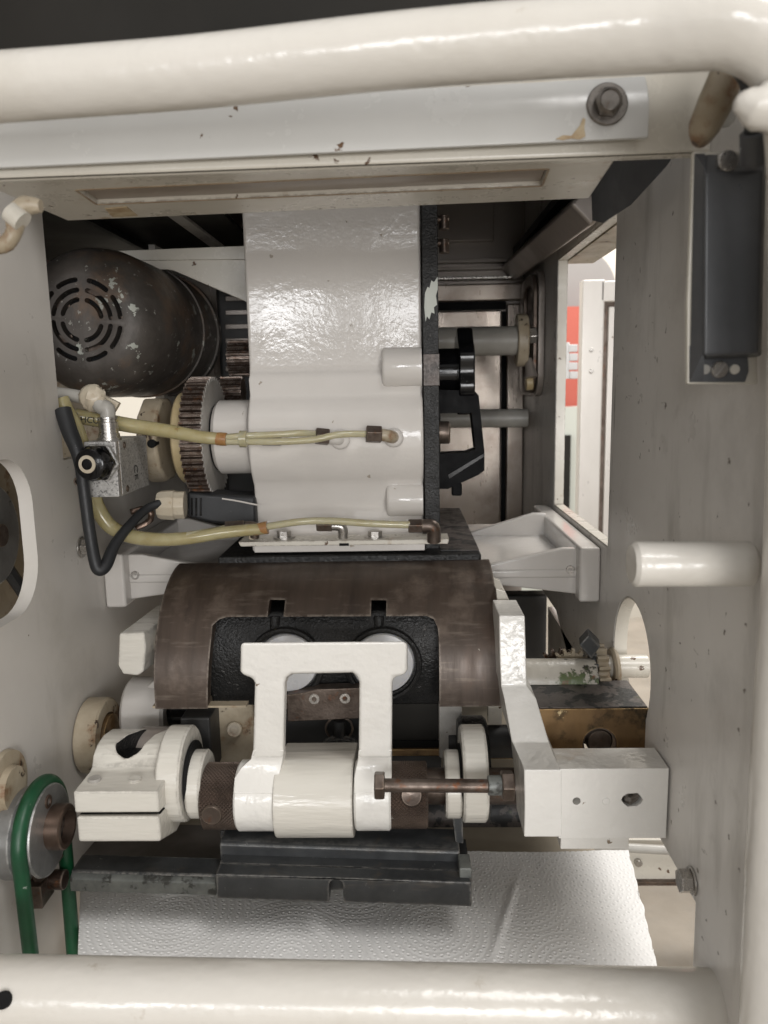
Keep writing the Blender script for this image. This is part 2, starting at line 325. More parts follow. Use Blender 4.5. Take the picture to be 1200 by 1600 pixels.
class Thing:
    def __init__(s, name, label, cat, group=None):
        s.e = bpy.data.objects.new(name, None); COL.objects.link(s.e); s.e.empty_display_size = .01
        tag(s.e, label, cat, group); s.parts = []; THINGS.append(s)
    def part(s, name, geo, m, bevel=0., label=None, ang=38, under=None):
        o = mesh_obj(name, geo, m, bevel, ang)
        if label: o['label'] = label
        s.parts.append((o, under)); return o
    def done(s):
        tops = [o for o, u in s.parts if u is None]
        pts = [o.location + V(c) for o in tops for c in o.bound_box]
        lo = V([min(p[i] for p in pts) for i in range(3)]); hi = V([max(p[i] for p in pts) for i in range(3)])
        s.e.location = V(((lo.x + hi.x) / 2, (lo.y + hi.y) / 2, lo.z))
        w = {o: o.location.copy() for o, u in s.parts}
        for o, u in s.parts:
            o.parent = u if u else s.e
            o.location = w[o] - (w[u] if u else s.e.location)
def hexhead(T, p0, p1, r, m, washer=None, name='bolt_head', under=None, ph=.3):
    T.part(name, cyl(p0, p1, r, 6, .0004, ph), m, .0004, under=under)
    if washer:
        d = (V(p1) - V(p0)).normalized()
        T.part('washer', cyl(V(p0) - d * .0015, V(p0), washer, 28, .0003), m, under=under)

XR = .2
BY = PX(938, 940, XR).y
XL = P(165, 950, BY).x
print('BY XL', BY, XL)
def yz(px, py, X):
    p = PX(px, py, X); return (p.y, p.z)
# ================================================================== SETTING
o = mesh_obj('floor', box(-6, 6, -4, 3.4, -.80, -.78), M['floor']); o['kind'] = 'structure'
o = mesh_obj('room_wall', box(-6, 6, 3.4, 3.5, -.8, 3.0), M['wall']); o['kind'] = 'structure'
# seen through the right window
a = P(840, 480, 2.9); b = P(990, 655, 2.9)
T = Thing('wall_panel', 'red painted band of the wall seen through the right window', 'wall panel')
T.part('panel', box(a.x - .3, b.x + .4, 2.9, 2.95, b.z, a.z), M['red'])
c0 = P(870, 475, 3.0)
o = mesh_obj('wall_disc', cyl(P(888, 460, 3.05), P(888, 460, 3.0) , .165 * 1.05, 48), M['greywall'])
tag(o, 'grey round shape on the cream wall above the red band', 'wall disc')
a = P(862, 628, 2.8); b = P(960, 840, 2.8)
T = Thing('wall_panel', 'pale greenish panel low on the wall below the red band', 'wall panel')
T.part('panel', loft([[P(700, 650, 2.8), P(1000, 628, 2.8), P(1000, 1120, 2.8), P(700, 1120, 2.8)], [P(700, 650, 2.8) + V((0, .05, 0)), P(1000, 628, 2.8) + V((0, .05, 0)), P(1000, 1120, 2.8) + V((0, .05, 0)), P(700, 1120, 2.8) + V((0, .05, 0))]]), M['pale'])
T.part('slot', fbox(880, 680, 891, 800, 2.79, .009), M['dark_sheet'])
# stainless door outside
T = Thing('open_door', 'open stainless steel door leaf seen through the right window', 'door')
Yd = 1.62
T.part('frame', join(fbox(905, 437, 939, 940, Yd, .03), fbox(939, 437, 1080, 470, Yd, .03)), M['steel_bright'], .003)
T.part('groove', fbox(938, 470, 1080, 940, Yd + .02, .02), M['bolt'])
T.part('panel', fbox(945, 478, 1080, 940, Yd + .012, .02), M['steel_bright'], .002)
for y in (547, 580):
    p = P(924, y, Yd); T.part('rivet', cyl(p, p - V((0, .003, 0)), .0045, 16, .001), M['zinc'])
T = Thing('door_hinge', 'white knuckled hinge beside the open steel door', 'hinge')
T.part('leaf', fbox(872, 535, 890, 592, 1.60, .006), M['hinge'], .001)
for k, y in enumerate((538, 552, 566, 580)):
    T.part('knuckle', fbox(889 if k % 2 == 0 else 891, y, 903, y + 12, 1.595, .012), M['hinge'], .002)
# right low background
T = Thing('base_panel', 'cream base panel with a screw beyond the right side plate', 'panel')
T.part('panel', fbox(905, 1312, 1180, 1378, .98, .01), M['cream'], .001)
T.part('rail', tube([P(900, 1320, .96), P(1180, 1336, .96)], .006, 12, 2), M['greypipe'])
p = P(998, 1349, .975); T.part('screw', cyl(p + V((0, .004, 0)), p - V((0, .002, 0)), .005, 16), M['zinc'])
T.part('lower_rail', fbox(905, 1379, 1180, 1384, .972, .01), M['bolt'])
# dark sheet added above, standing in for the dark room
o = mesh_obj('dark_sheet', box(-1.0, P(1112, 60, .64).x, .64, .65, .19, .95), M['dark_sheet'])
tag(o, 'dark grey sheet standing in for the dark room above the machine opening', 'dark_sheet')
# ================================================================== SIDE PLATES
T = Thing('side_plate', 'grey satin right side plate with a square window and a round hole', 'side plate')
outer = [(.30, -.62), (PX(1087, 1510, XR).y, -.62), yz(1087, 1410, XR), yz(1043, 1330, XR), (.86, PX(1043, 1330, XR).z + .0), (1.0, -.30), (1.31, -.30), (1.31, .36), (.30, .36)]
win = [yz(966, 325, XR), yz(872, 405, XR), yz(865, 790, XR), yz(948, 854, XR)]
y1 = (win[0][0] + win[3][0]) / 2; y2 = (win[1][0] + win[2][0]) / 2; zt = (win[0][1] + win[1][1]) / 2; zb = (win[2][1] + win[3][1]) / 2
win = [(y1, zb), (y2, zb), (y2, zt), (y1, zt)]
cy, cz = PX(985, 1036, XR).y, PX(985, 1036, XR).z
hole = circ(cy, cz, .057, .060, 40)
tri_ = [yz(856, 948, XR), yz(895, 1012, XR), yz(895, 1060, XR), yz(856, 1060, XR)]
T.part('plate', plate([outer, win, hole, tri_], 'X', XR, XR + .012), M['plate_r'])
# worn light strip along window edge
T.part('window_rim', join(box(XR + .0005, XR + .0125, y2 - .0022, y2 - .0002, zb, zt), box(XR + .0005, XR + .0125, y1 + .002, y2 - .002, zt - .0022, zt - .0002), box(XR + .0005, XR + .0125, y1 + .002, y2 - .002, zb + .0002, zb + .0015)), M['worn_cream'])
T.part('hole_rim', plate([circ(cy, cz, .0565, .0595, 40), circ(cy, cz, .0550, .058, 40)], 'X', XR + .0006, XR + .0126), M['cream'])
# outer window return (second strip at top)
T.part('window_header', box(XR + .0125, XR + .05, y1 - .02, y2 + .02, zt - .004, zt + .02), M['oldcream'], .001)
T = Thing('side_plate', 'pale satin left side plate with a rounded slot and a window behind the motor', 'side plate')
lw0 = PX(66, 330, XL); lwy = (PX(66, 330, XL).y + PX(90, 620, XL).y) / 2
lz = PX(92, 652, XL).z
outer = [(.30, -.62), (1.31, -.62), (1.31, .36), (.30, .36)]
lwin = [(lwy, -.062), (1.02, -.062), (1.02, .20), (lwy, .20)]
s0, s1 = PX(30, 713, XL), PX(40, 957, XL); sy = PX(57, 850, XL).y; r = .042
slot = circ(sy - r, s1.z + r, r, n=10, a0=-math.pi / 2, a1=0, end=True) + circ(sy - r, s0.z - r, r, n=10, a0=0, a1=math.pi / 2, end=True) + circ(sy - .11, s0.z - r, r, n=8, a0=math.pi / 2, a1=math.pi, end=True) + circ(sy - .11, s1.z + r, r, n=8, a0=math.pi, a1=1.5 * math.pi, end=True)
T.part('plate', plate([outer, lwin, slot], 'X', XL - .012, XL), M['plate'])
# gear cover room behind slot
T.part('cover_side', box(XL - .105, XL - .10, .40, .86, -.24, .02), M['oldcream'])
T.part('cover_back', box(XL - .0995, XL - .0125, .855, .86, -.24, .02), M['oldcream'])
T = Thing('flywheel', 'grey disc with belt showing through the slot in the left side plate', 'flywheel')
fc = V((XL - .045, .635, P(0, 835, .64).z))
T.part('disc', cyl(fc, fc + V((.010, 0, 0)), .044, 48, .001), M['pulley'])
T.part('hub', cyl(fc + V((.0095, 0, 0)), fc + V((.018, 0, 0)), .010, 24), M['bolt'])
T.part('strap', tube([fc + V((.002, .03, -.035)), fc + V((.002, .085, -.10))], .006, 8, 2), M['black_rub'])
# ================================================================== FRAME TUBES
T = Thing('guard_frame', 'thick cream enamelled tube bent round the top and right of the opening', 'tube frame')
pts = [P(-160, 152, .41), P(0, 137, .405), P(300, 114, .40), P(600, 82, .39), P(850, 61, .38), P(1000, 50, .37), P(1080, 44, .362), P(1150, 42, .355), P(1212, 68, .352), P(1250, 120, .352), P(1262, 210, .355), P(1265, 400, .36), P(1261, 600, .364), P(1251, 880, .368), P(1228, 1200, .372), P(1208, 1600, .372), P(1204, 1780, .372)]
T.part('tube', tube(pts, [.0158, .0158, .0160, .0164, .0166, .0168, .0168, .0168, .0168, .0168, .0168, .0168], 36, 10), M['cream_tube'])
T.part('weld', tube([P(1148, 166, .345), P(1164, 164, .345), P(1190, 168, .345), P(1235, 160, .345)], [.002, .0052, .0078, .0098, .0105], 14, 4, rag=.07), M['cream_tube'])
T = Thing('bottom_rail', 'thick cream tube rail across the bottom with a black plug drawn as an end hole', 'rail')
A = P(-90, 1552, .43); B = P(1128, 1566, .47)
A = P(-90, 1550, .43); B = P(1134, 1572, .455)
rail = T.part('tube', cyl(A, B, .0222, 64, .002), M['cream_tube'])
yh = min((P(4, 1563, .40 + .0002 * k).y for k in range(150) if math.hypot(P(4, 1563, .40 + .0002 * k).y - .4302, P(4, 1563, .40 + .0002 * k).z - (A.z + (B.z - A.z) * .074)) < .0222), default=.41)
p = P(4, 1563, yh); n_ = V((0, p.y - .4302, p.z - (A.z + (B.z - A.z) * .074))).normalized()
T.part('dark_hole_plug', cyl(p - n_ * .006, p + n_ * .0004, .0050, 24, .0002), M['gasket'])  # solid black plug, paints the dark inside of the hole
T = Thing('handle_stub', 'short cream round bar standing out from the right side plate', 'bar')
T.part('bar', cyl(P(986, 881, .42), P(1176, 881, .42), .0126, 48, .0022), M['cream_tube'])
# ================================================================== TOP: cover channel, crossbar, light housing
T = Thing('top_cover', 'pale sheet metal cover strip under the guard tube with a large hex bolt', 'cover strip')
A = P(-60, 265, .465); B = P(1013, 215, .465)
prof = [(0, 0), (0, .016), (.001, .021), (.0035, .027), (.008, .034), (.014, .040), (.024, .046), (.026, .044), (.016, .038), (.0105, .0325), (.0065, .026), (.004, .020), (.003, .016), (.003, 0)]
T.part('sheet', beam(prof, A, B), M['sheetwhite'], .0007, ang=30)
p = P(948, 164, .466); n_ = V((0, -1, .05)).normalized()
T.part('washer', cyl(p - n_ * .001, p + n_ * .0022, .0115, 36, .0006), M['dullzinc'])
T.part('bolt_head', cyl(p + n_ * .002, p + n_ * .0065, .0080, 6, .0008, .2), M['dullzinc'], .0006)
T.part('bolt_cap', lathe([(0, .0072), (.0012, .0060), (.0016, .0056), (.0008, .0050), (.0008, 0)], p + n_ * .0065, n_, 28), M['dullzinc'])
sn = [(868, 217), (880, 211), (893, 212), (900, 203), (906, 196), (911, 184), (915, 186), (913, 200), (915, 213), (906, 218), (892, 216), (880, 219)]
T.part('rust_stain', pprism(sn, .4642, .0005), M['sticker'])
T = Thing('crossbar', 'cream box crossbar behind the cover strip joining the right side plate', 'crossbar')
A = P(-60, 284, .471); B = P(1110, 240, .475)
T.part('bar', beam([(0, .002), (.002, 0), (.009, 0), (.009, .045), (.0, .045)], A, B), M['cream'], .003)
T = Thing('clamp_strap', 'rust stained cream strap clamped round the crossbar end', 'strap')
T.part('strap', tube([P(1140, 95, .43), P(1134, 120, .425), P(1118, 160, .425), P(1100, 200, .43), P(1094, 222, .44)], [.005, .0085, .009, .008, .0035], 14, 6), M['oldcream'])
T.part('nut', cyl(P(1134, 183, .44), P(1126, 176, .45), .0055, 12), M['greypipe'])
T = Thing('light_housing', 'shallow cream lamp housing with a long dusty lens seen from below', 'lamp housing')
hz = .1405
def HZ(px, py, dz=0): p = PZ(px, py, hz + dz); return p
lf, rf = P(-30, 287, .481), P(965, 245, .485)
rb, lb = PZ(921, 310, rf.z), PZ(105, 345, lf.z)
zz = [lf, rf, rb, lb]
body = T.part('body', loft([zz, [p + V((0, 0, .02)) for p in zz]]), M['worn_cream'], .0012)
def bil(u, w, dz=0):
    return lf.lerp(rf, u).lerp(lb.lerp(rb, u), w) + V((0, 0, dz))
def onh(px, py):                     # intersect pixel ray with housing underside plane
    nrm = (rf - lf).cross(lb - lf); d = ray(px, py); return d * (lf.dot(nrm) / d.dot(nrm))
lens = [onh(120, 297), onh(856, 264), onh(846, 290), onh(152, 319)]
cut(body, loft([[p - V((0, 0, .01)) for p in lens], [p + V((0, 0, .008)) for p in lens]]))
cen = sum(lens, V((0, 0, 0))) / 4
L2 = [p.lerp(cen, .004) + V((0, 0, .003)) for p in lens]
T.part('lens', loft([L2, [p + V((0, 0, .003)) for p in L2]]), M['diff'])
for k in range(4):
    a_, b_ = lens[k], lens[(k + 1) % 4]; n__ = (cen - (a_ + b_) / 2).normalized() * .0012
    T.part('stained_edge', loft([[a_ - V((0, 0, .0005)), b_ - V((0, 0, .0005)), b_ - n__ - V((0, 0, .0005)), a_ - n__ - V((0, 0, .0005))], [a_, b_, b_ - n__, a_ - n__]]), M['stain'])
st = [onh(164, 325), onh(198, 322), onh(215, 336), onh(176, 338)]
T.part('glue_patch', loft([[p - V((0, 0, .0007)) for p in st], [p - V((0, 0, .0001)) for p in st]]), M['sticker'])
T = Thing('corner_block', 'black corner bracket under the crossbar beside the right window', 'bracket')
T.part('block', loft([[P(962, 246, .60), P(1052, 246, .54), P(1040, 262, .54), P(985, 322, .58), P(964, 318, .60)], [p + V((-.004, .06, 0)) for p in (P(962, 246, .60), P(1052, 246, .54), P(1040, 262, .54), P(985, 322, .58), P(964, 318, .60))]]), M['bwhite'], .0015)
# rope/duct at top left
T = Thing('painted_hook', 'chipped cream painted pipe curl at the top left corner', 'pipe')
T.part('pipe', tube([P(64, 322, .45), P(40, 322, .45), P(26, 338, .45), P(22, 362, .45), P(8, 382, .45), P(-20, 388, .45)], [.0035, .0055, .006, .0045, .0045, .004], 14, 6, rag=.05), M['oldcream'])
T.part('band', tube([P(16, 330, .447), P(36, 347, .447)], .0062, 14, 3), M['cream'])
# ================================================================== BLACK BOX right
T = Thing('switch_box', 'black powder coated box on a chipped base plate at upper right', 'box')
Yb = .432
T.part('base_plate', pprism([(1084, 236), (1180, 236), (1184, 600), (1074, 600), (1074, 470), (1080, 330)], Yb, .004), M['cream'], .0008)
fr = [P(1101, 272, Yb - .014), P(1192, 266, Yb - .014), P(1184, 552, Yb - .014), P(1099, 556, Yb - .014)]
bk = [P(1099, 240, Yb - .0005), P(1198, 240, Yb - .0005), P(1190, 558, Yb - .0005), P(1098, 562, Yb - .0005)]
T.part('side_wedge', loft([[P(1100, 262, Yb - .011), P(1102, 262, Yb - .011), P(1100, 550, Yb - .011), P(1098, 552, Yb - .011)], [P(1085, 240, Yb - .0015), P(1102, 240, Yb - .0015), P(1100, 597, Yb - .0015), P(1078, 597, Yb - .0015)]]), M['bwhite'])
T.part('cover', loft([fr, bk]), M['bwhite'], .0018)
T.part('base_face', pprism([(1078, 540), (1168, 552), (1170, 580), (1164, 597), (1078, 597)], Yb - .0012, .001), M['bwhite'])
for (x, y, r) in ((1123, 577, .0046), (1136, 252, .0052)):
    p = P(x, y, Yb - .0015 if y > 300 else Yb - .012)
    h = T.part('screw_head', cyl(p + V((0, .002, 0)), p - V((0, .0022, 0)), r, 28, .0006), M['zinc'])
    q = p - V((0, .0022, 0)); dx = V((.62, 0, .78)) * r
    w = V((.78, 0, -.62)) * .0007
    cut(h, loft([[q - dx - w - V((0, .001, 0)), q + dx - w - V((0, .001, 0)), q + dx + w - V((0, .001, 0)), q - dx + w - V((0, .001, 0))], [q - dx - w + V((0, .001, 0)), q + dx - w + V((0, .001, 0)), q + dx + w + V((0, .001, 0)), q - dx + w + V((0, .001, 0))]]))
for (x, y, r) in ((1148, 577, .0027), (1102, 577, .0027)):
    p = P(x, y, Yb - .0014); T.part('rivet', cyl(p + V((0, .001, 0)), p - V((0, .0006, 0)), r, 20, .0003), M['cream'] if x > 1120 else M['greypipe'])
T = Thing('power_cable', 'thick black cable entering the top of the black box', 'cable')
T.part('cable', tube([P(1150, 95, .40), P(1170, 120, .40), P(1180, 160, .40), P(1180, 200, .405), P(1180, 245, .412)], .0052, 14, 6), M['black_rub'])
T.part('gland', cyl(P(1180, 205, .405), P(1180, 255, .412), .0072, 20), M['bwhite'])
# ================================================================== BACK WALL + ceiling interior
YB = 1.30
T = Thing('back_panel', 'brownish stainless rear panel with a pressed rectangular groove behind the shafts', 'back panel')
T.part('sheet', box(XL, XR, YB, YB + .01, -.42, .36), M['steel_dark'])
def bp(px0, py0, px1, py1, y=YB, d=.01): return fbox(px0, py0, px1, py1, y - d, d - .0005)
T.part('upper_band', bp(600, 444, 818, 471, d=.012), M['steel'], .003)
T.part('inner_panel', bp(600, 486, 783, 900, d=.012), M['steel'], .003)
T.part('side_band', bp(791, 474, 818, 900, d=.012), M['steel'], .003)
T.part('groove', bp(600, 471.5, 791, 485.5, d=.004), M['gasket'])
T.part('side_groove', bp(783.5, 486, 790.5, 900, d=.0042), M['gasket'])
T.part('bright_lip', beam([(0, 0), (-.012, .001), (-.012, .005), (0, .006)], P(600, 441, YB - .0125), P(816, 437, YB - .0125)), M['zinc'], .001)
T.part('shelf_rib', join(bp(600, 405, 800, 411, d=.02), bp(600, 417, 800, 422, d=.02)), M['steel_dark'], .001)
T.part('upper_sheet', bp(600, 300, 772, 378, d=.018), M['steel_dark'], .002)
o = mesh_obj('ceiling_panel', box(XL, XR, .66, YB, .30, .31), M['dark']); tag(o, 'dark ceiling panel inside the top of the machine', 'ceiling panel')
T = Thing('duct', 'dark rounded duct running back along the upper right inside', 'duct')
T.part('pipe', tube([P(925, 318, .80), P(803, 418, 1.29)], .022, 4, 2, False), M['steel_dark'], .004)
T.part('flange', box(XR - .02, XR - .001, .80, 1.29, .205, .215), M['dark'])
T = Thing('roof_panel', 'grey roof panels with a worn seam above the motor', 'roof panel')
T.part('panel', loft([[V((-.50, .64, .185)), V((-.19, .64, .185)), V((-.19, .64, .19)), V((-.50, .64, .19))], [V((-.50, 1.29, .185)), V((-.19, 1.29, .185)), V((-.19, 1.29, .19)), V((-.50, 1.29, .19))]]), M['dark_sheet'])
T.part('strip', loft([[V((-.245, .67, .181)), V((-.23, .67, .181)), V((-.23, .67, .1845)), V((-.245, .67, .1845))], [V((-.245, 1.29, .181)), V((-.23, 1.29, .181)), V((-.23, 1.29, .1845)), V((-.245, 1.29, .1845))]]), M['gearface'])
T.part('outer_side', box(-.500, -.495, .64, 1.29, -.012, .184), M['dark'])
T.part('seam', box(-.330, -.324, .65, 1.29, .176, .1845), M['gasket'])
T = Thing('gusset_plate', 'cream triangular gusset between the motor and the white column', 'gusset')
T.part('plate', pprism([(182, 392), (384, 384), (390, 474), (376, 468), (272, 423), (262, 421), (205, 421)], .93, .008), M['cream'], .001)
T.part('lip', pprism([(182, 392), (384, 384), (384, 405), (190, 407)], .926, .0035), M['cream'], .0005)
# ================================================================== SHAFTS at back right
T = Thing('upper_shaft', 'grey round shaft behind the handwheel ending in a brown flange', 'shaft')
T.part('shaft', cyl(P(640, 535, 1.10), P(812, 532, 1.10), .0200, 40, .001), M['algae'] if False else M['greypipe'])
T.part('collar', prism([(p[0], p[1]) for p in circ(1.10, P(815, 532, 1.10).z, .026, .036, 20)], 'X', P(806, 532, 1.10).x, P(806, 532, 1.10).x + .016), M['oldcream'], .003)
T = Thing('lower_shaft', 'grey shaft lower down behind the black bracket', 'shaft')
T.part('shaft', cyl(P(640, 655, 1.18), P(824, 653, 1.18), .0140, 32, .001), M['greypipe'])
T = Thing('adjusting_plate', 'long rounded plate with curved slot and hex bolt on the right side plate', 'mounting plate')
y0 = PX(852, 520, XR).y; y3 = PX(800, 520, XR).y
zt2 = PX(835, 432, XR).z; zb2 = PX(835, 618, XR).z
def rrect(a0, b0, a1, b1, r, n=6):
    return circ(a1 - r, b1 - r, r, n=n, a0=0, a1=math.pi / 2, end=True) + circ(a0 + r, b1 - r, r, n=n, a0=math.pi / 2, a1=math.pi, end=True) + circ(a0 + r, b0 + r, r, n=n, a0=math.pi, a1=1.5 * math.pi, end=True) + circ(a1 - r, b0 + r, r, n=n, a0=1.5 * math.pi, a1=2 * math.pi, end=True)
T.part('plate', plate([rrect(y0, zb2, min(y3, 1.28), zt2, .03), rrect(y0 + .05, zb2 + .05, y0 + .085, zt2 - .05, .015)], 'X', XR - .010, XR - .0005), M['steel_dark'], .002)
T.part('rim', plate([rrect(y0 + .005, zb2 + .005, y0 + .11, zt2 - .005, .03), rrect(y0 + .02, zb2 + .02, y0 + .095, zt2 - .02, .02)], 'X', XR - .016, XR - .0105), M['bolt'], .002)
T.part('bolt_head', cyl(P(838, 523, 1.10), P(825, 524, 1.10), .012, 6, .001, .2), M['zinc'], .0008)
T.part('clamp_bolt', cyl(P(832, 597, 1.10), P(821, 598, 1.10), .011, 16, .001), M['oldcream2'], .0008)
T.part('lever', tube([P(826, 560, 1.09), P(830, 590, 1.085)], [.004, .010], 10, 3), M['steel_dark'])
# dark machinery behind left of column
T = Thing('rear_gear', 'small dark pinion behind the large gear by the column', 'gear')
def gearpts(cy, cz, r, n, h, ph=0):
    o = []
    for k in range(n):
        for t, rr in ((.0, r - h), (.22, r - h), (.36, r), (.64, r), (.78, r - h)):
            a = 2 * math.pi * (k + t) / n + ph; o.append((cy + rr * math.cos(a), cz + rr * math.sin(a)))
    return o
c = P(372, 560, .95)
T.part('toothed_wheel', prism(gearpts(c.y, c.z, .022, 18, .0035), 'X', c.x - .01, c.x + .02), M['gear'])
c = P(352, 612, .93)
T.part('lower_wheel', prism(gearpts(c.y, c.z, .018, 16, .003), 'X', c.x - .004, c.x + .022), M['gear'])
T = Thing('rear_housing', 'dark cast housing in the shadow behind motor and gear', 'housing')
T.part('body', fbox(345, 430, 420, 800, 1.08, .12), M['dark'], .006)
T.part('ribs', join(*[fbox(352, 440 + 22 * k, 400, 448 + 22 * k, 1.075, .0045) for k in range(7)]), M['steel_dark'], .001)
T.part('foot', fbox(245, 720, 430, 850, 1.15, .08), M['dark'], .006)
# ================================================================== MOTOR
T = Thing('motor', 'scratched black electric motor with slotted round vent at left', 'motor')
mc = P(128, 500, .80)
r = .0795
prof = [(0, 0), (0, .046), (.0015, .052), (.006, .061), (.016, .0705), (.032, .0765), (.055, r), (.165, r), (.165, r + .0018), (.172, r + .0018), (.172, r - .001), (.235, r - .001), (.235, r + .0015), (.248, r + .0015), (.26, r - .006), (.26, 0)]
body = T.part('body', lathe(prof, mc, V((.02, 1, .0)), 96), M['motor'], ang=50)
cuts = []
def arcslot(r0, r1, a0, a1):
    n = 12; rm = (r0 + r1) / 2; hw = (r1 - r0) / 2; pts = []
    for k in range(n): a = a0 + (a1 - a0) * k / (n - 1); pts.append((r1 * math.cos(a), r1 * math.sin(a)))
    e = a1
    for k in range(1, 5): t = k / 5 * math.pi; pts.append((rm * math.cos(e) + hw * math.cos(e + t), rm * math.sin(e) + hw * math.sin(e + t)))
    for k in range(n): a = a1 + (a0 - a1) * k / (n - 1); pts.append((r0 * math.cos(a), r0 * math.sin(a)))
    e = a0
    for k in range(1, 5): t = k / 5 * math.pi; pts.append((rm * math.cos(e) + hw * math.cos(e + math.pi + t), rm * math.sin(e) + hw * math.sin(e + math.pi + t)))
    return pts
D = math.pi / 180
for (r0, r1, segs) in ((.0180, .0230, [(14, 76), (104, 166), (194, 256), (284, 346)]), (.0275, .0325, [(8, 80), (100, 172), (188, 260), (280, 352)]), (.0375, .0425, [(52, 80), (8, 38), (100, 128), (142, 172), (188, 218), (232, 260), (280, 308), (322, 352)])):
    for a0, a1 in segs:
        pp = arcslot(r0, r1, (a0 - 5) * D, (a1 - 5) * D)
        cuts.append(prism([(mc.x + u, mc.z + w) for u, w in pp], 'Y', mc.y - .02, mc.y + .02))
# black disc behind the cut slots paints in the darkness of the vent
cut(body, join(*cuts))
fg = T.part('vent_dark_disc', cyl(mc + V((0, .012, 0)), mc + V((0, .016, 0)), .044, 40), M['gasket'])
for k in range(5):
    a = k * 72 * D; p = mc + V((math.cos(a) * .03, .010, math.sin(a) * .03))
    T.part('fan_blade', box(p.x - .009, p.x + .009, p.y - .001, p.y + .0015, p.z - .004, p.z + .004), M['bolt'], .0005, under=fg)
# ================================================================== GEAR + hub
T = Thing('spur_gear', 'large steel spur gear with oily brown teeth and a white painted face', 'gear')
gy = .835; gc = P(305, 684, gy); g0 = P(282, 684, .78).x; g1 = P(334, 684, .78).x
gcv = V((0, gy, P(305, 684, gy).z))
gl = P(278, 684, gy - .066).x; gr = P(313, 684, gy - .066).x
GR = .0655
g = T.part('toothed_rim', prism(gearpts(gy, gcv.z, GR, 54, .0042), 'X', gl, gr - .0005), M['gear'], ang=25)
T.part('face', lathe([(0, .0), (0, .0605), (.0006, .0608), (.0006, 0)], V((gr - .0004, gy, gcv.z)), V((1, 0, 0)), 60), M['gearface'])
T.part('face_teeth', prism(gearpts(gy, gcv.z, GR - .0003, 54, .0042), 'X', gr - .0004, gr + .0003), M['gearface'])
T = Thing('spacer_disc', 'yellowed round spacer just left of the large gear', 'spacer')
T.part('disc', cyl(V((gl - .014, gy, gcv.z)), V((gl - .0005, gy, gcv.z)), .049, 48, .002), M['oldcream2'])
T = Thing('clamp_disc', 'dirty white clamp disc with a bolt hole left of the spacer', 'clamp disc')
px_ = P(226, 684, .83).x
cd = T.part('disc', cyl(V((px_, gy + .01, gcv.z - .002)), V((px_ + .022, gy + .01, gcv.z - .002)), .0475, 10, .003), M['oldcream'], .002)
p = P(238, 693, .80); T.part('bolt_hole', cyl(p + V((0, .01, 0)), p - V((0, .004, 0)), .0045, 16), M['gasket'])
T = Thing('bearing_hub', 'white painted round hub between the gear and the column', 'hub')
hx0 = P(329, 684, .80).x; hx1 = P(392, 684, .80).x
T.part('hub', cyl(V((hx0, gy, gcv.z)), V((hx1, gy, gcv.z)), .0400, 56, .004), M['white'])
T.part('seal', cyl(V((gr + .001, gy, gcv.z)), V((hx0 + .001, gy, gcv.z)), .036, 40), M['gasket'])
# ================================================================== COLUMN
T = Thing('spindle_column', 'tall glossy white painted casting with a bulging bearing housing', 'casting')
def zpx(py, Y): return P(520, py, Y).z
x0 = P(384, 470, .80).x; x1 = P(658.5, 470, .80).x
prof = [(.80, .30), (.80, zpx(350, .80)), (.80, zpx(470, .80)), (.8005, zpx(570, .80)), (.799, zpx(581, .80)), (.793, zpx(590, .793))]
bc = V((0, .838, zpx(683, .838)))
R_ = .0635
for k in range(13):
    a = (48 - k * 96 / 12) * D
    prof.append((bc.y - R_ * math.cos(a), bc.z + R_ * math.sin(a)))
prof += [(.797, zpx(776, .797)), (.800, zpx(784, .80)), (.801, zpx(815, .80)), (.797, zpx(832, .797)), (.785, zpx(838, .785)), (.772, zpx(841, .772)), (.772, zpx(862, .772))]
prof += [(.98, zpx(862, .772)), (.98, .30)]
col = T.part('body', prism(prof, 'X', x0, x1), M['white'], .0035, ang=55)
for (py, px0, px1, rr) in ((574, 597, 659, .0205), (781, 604, 661, .0175)):
    c = P(640, py, .800)
    T.part('boss', lathe([(0, 0), (0, rr - .003), (.001, rr - .001), (.0035, rr), (P(px1, py, .79).x - P(px0, py, .79).x, rr), (P(px1, py, .79).x - P(px0, py, .79).x, 0)], V((P(px0, py, .79).x, .802, c.z)), V((1, 0, 0)), 40), M['white'], ang=50)
# foot flange with oil tray
T.part('foot', fbox(397, 848, 664, 862, .768, .02), M['white'], .001)
T.part('oil_tray', loft([[P(372, 847, .758), P(702, 842, .758), P(700, 850, .758), P(376, 854, .758)], [P(372, 847, .758) + V((0, .03, 0)), P(702, 842, .758) + V((0, .03, 0)), P(700, 850, .758) + V((0, .03, 0)), P(376, 854, .758) + V((0, .03, 0))]]), M['worn_cream'], .0006)
for x in (444, 586):
    p = P(x, 835, .775)
    b_ = T.part('foot_bolt', cyl(p - V((0, 0, .004)), p + V((0, 0, .004)), .0075, 6, .0006), M['zinc'], .0004)
    T.part('washer', lathe([(0, .006), (0, .0108), (.001, .0115), (.0022, .0108), (.0024, .0112), (.004, .0112), (.0042, .006)], p - V((0, 0, .006)), V((0, 0, 1)), 32), M['zinc'])
p = P(395, 842, .757); T.part('oiler_post', cyl(p, p + V((0, 0, .009)), .0042, 16), M['ivory'])
T.part('drain_hole', fbox(530, 849, 545, 853, .7574, .004), M['gasket'])
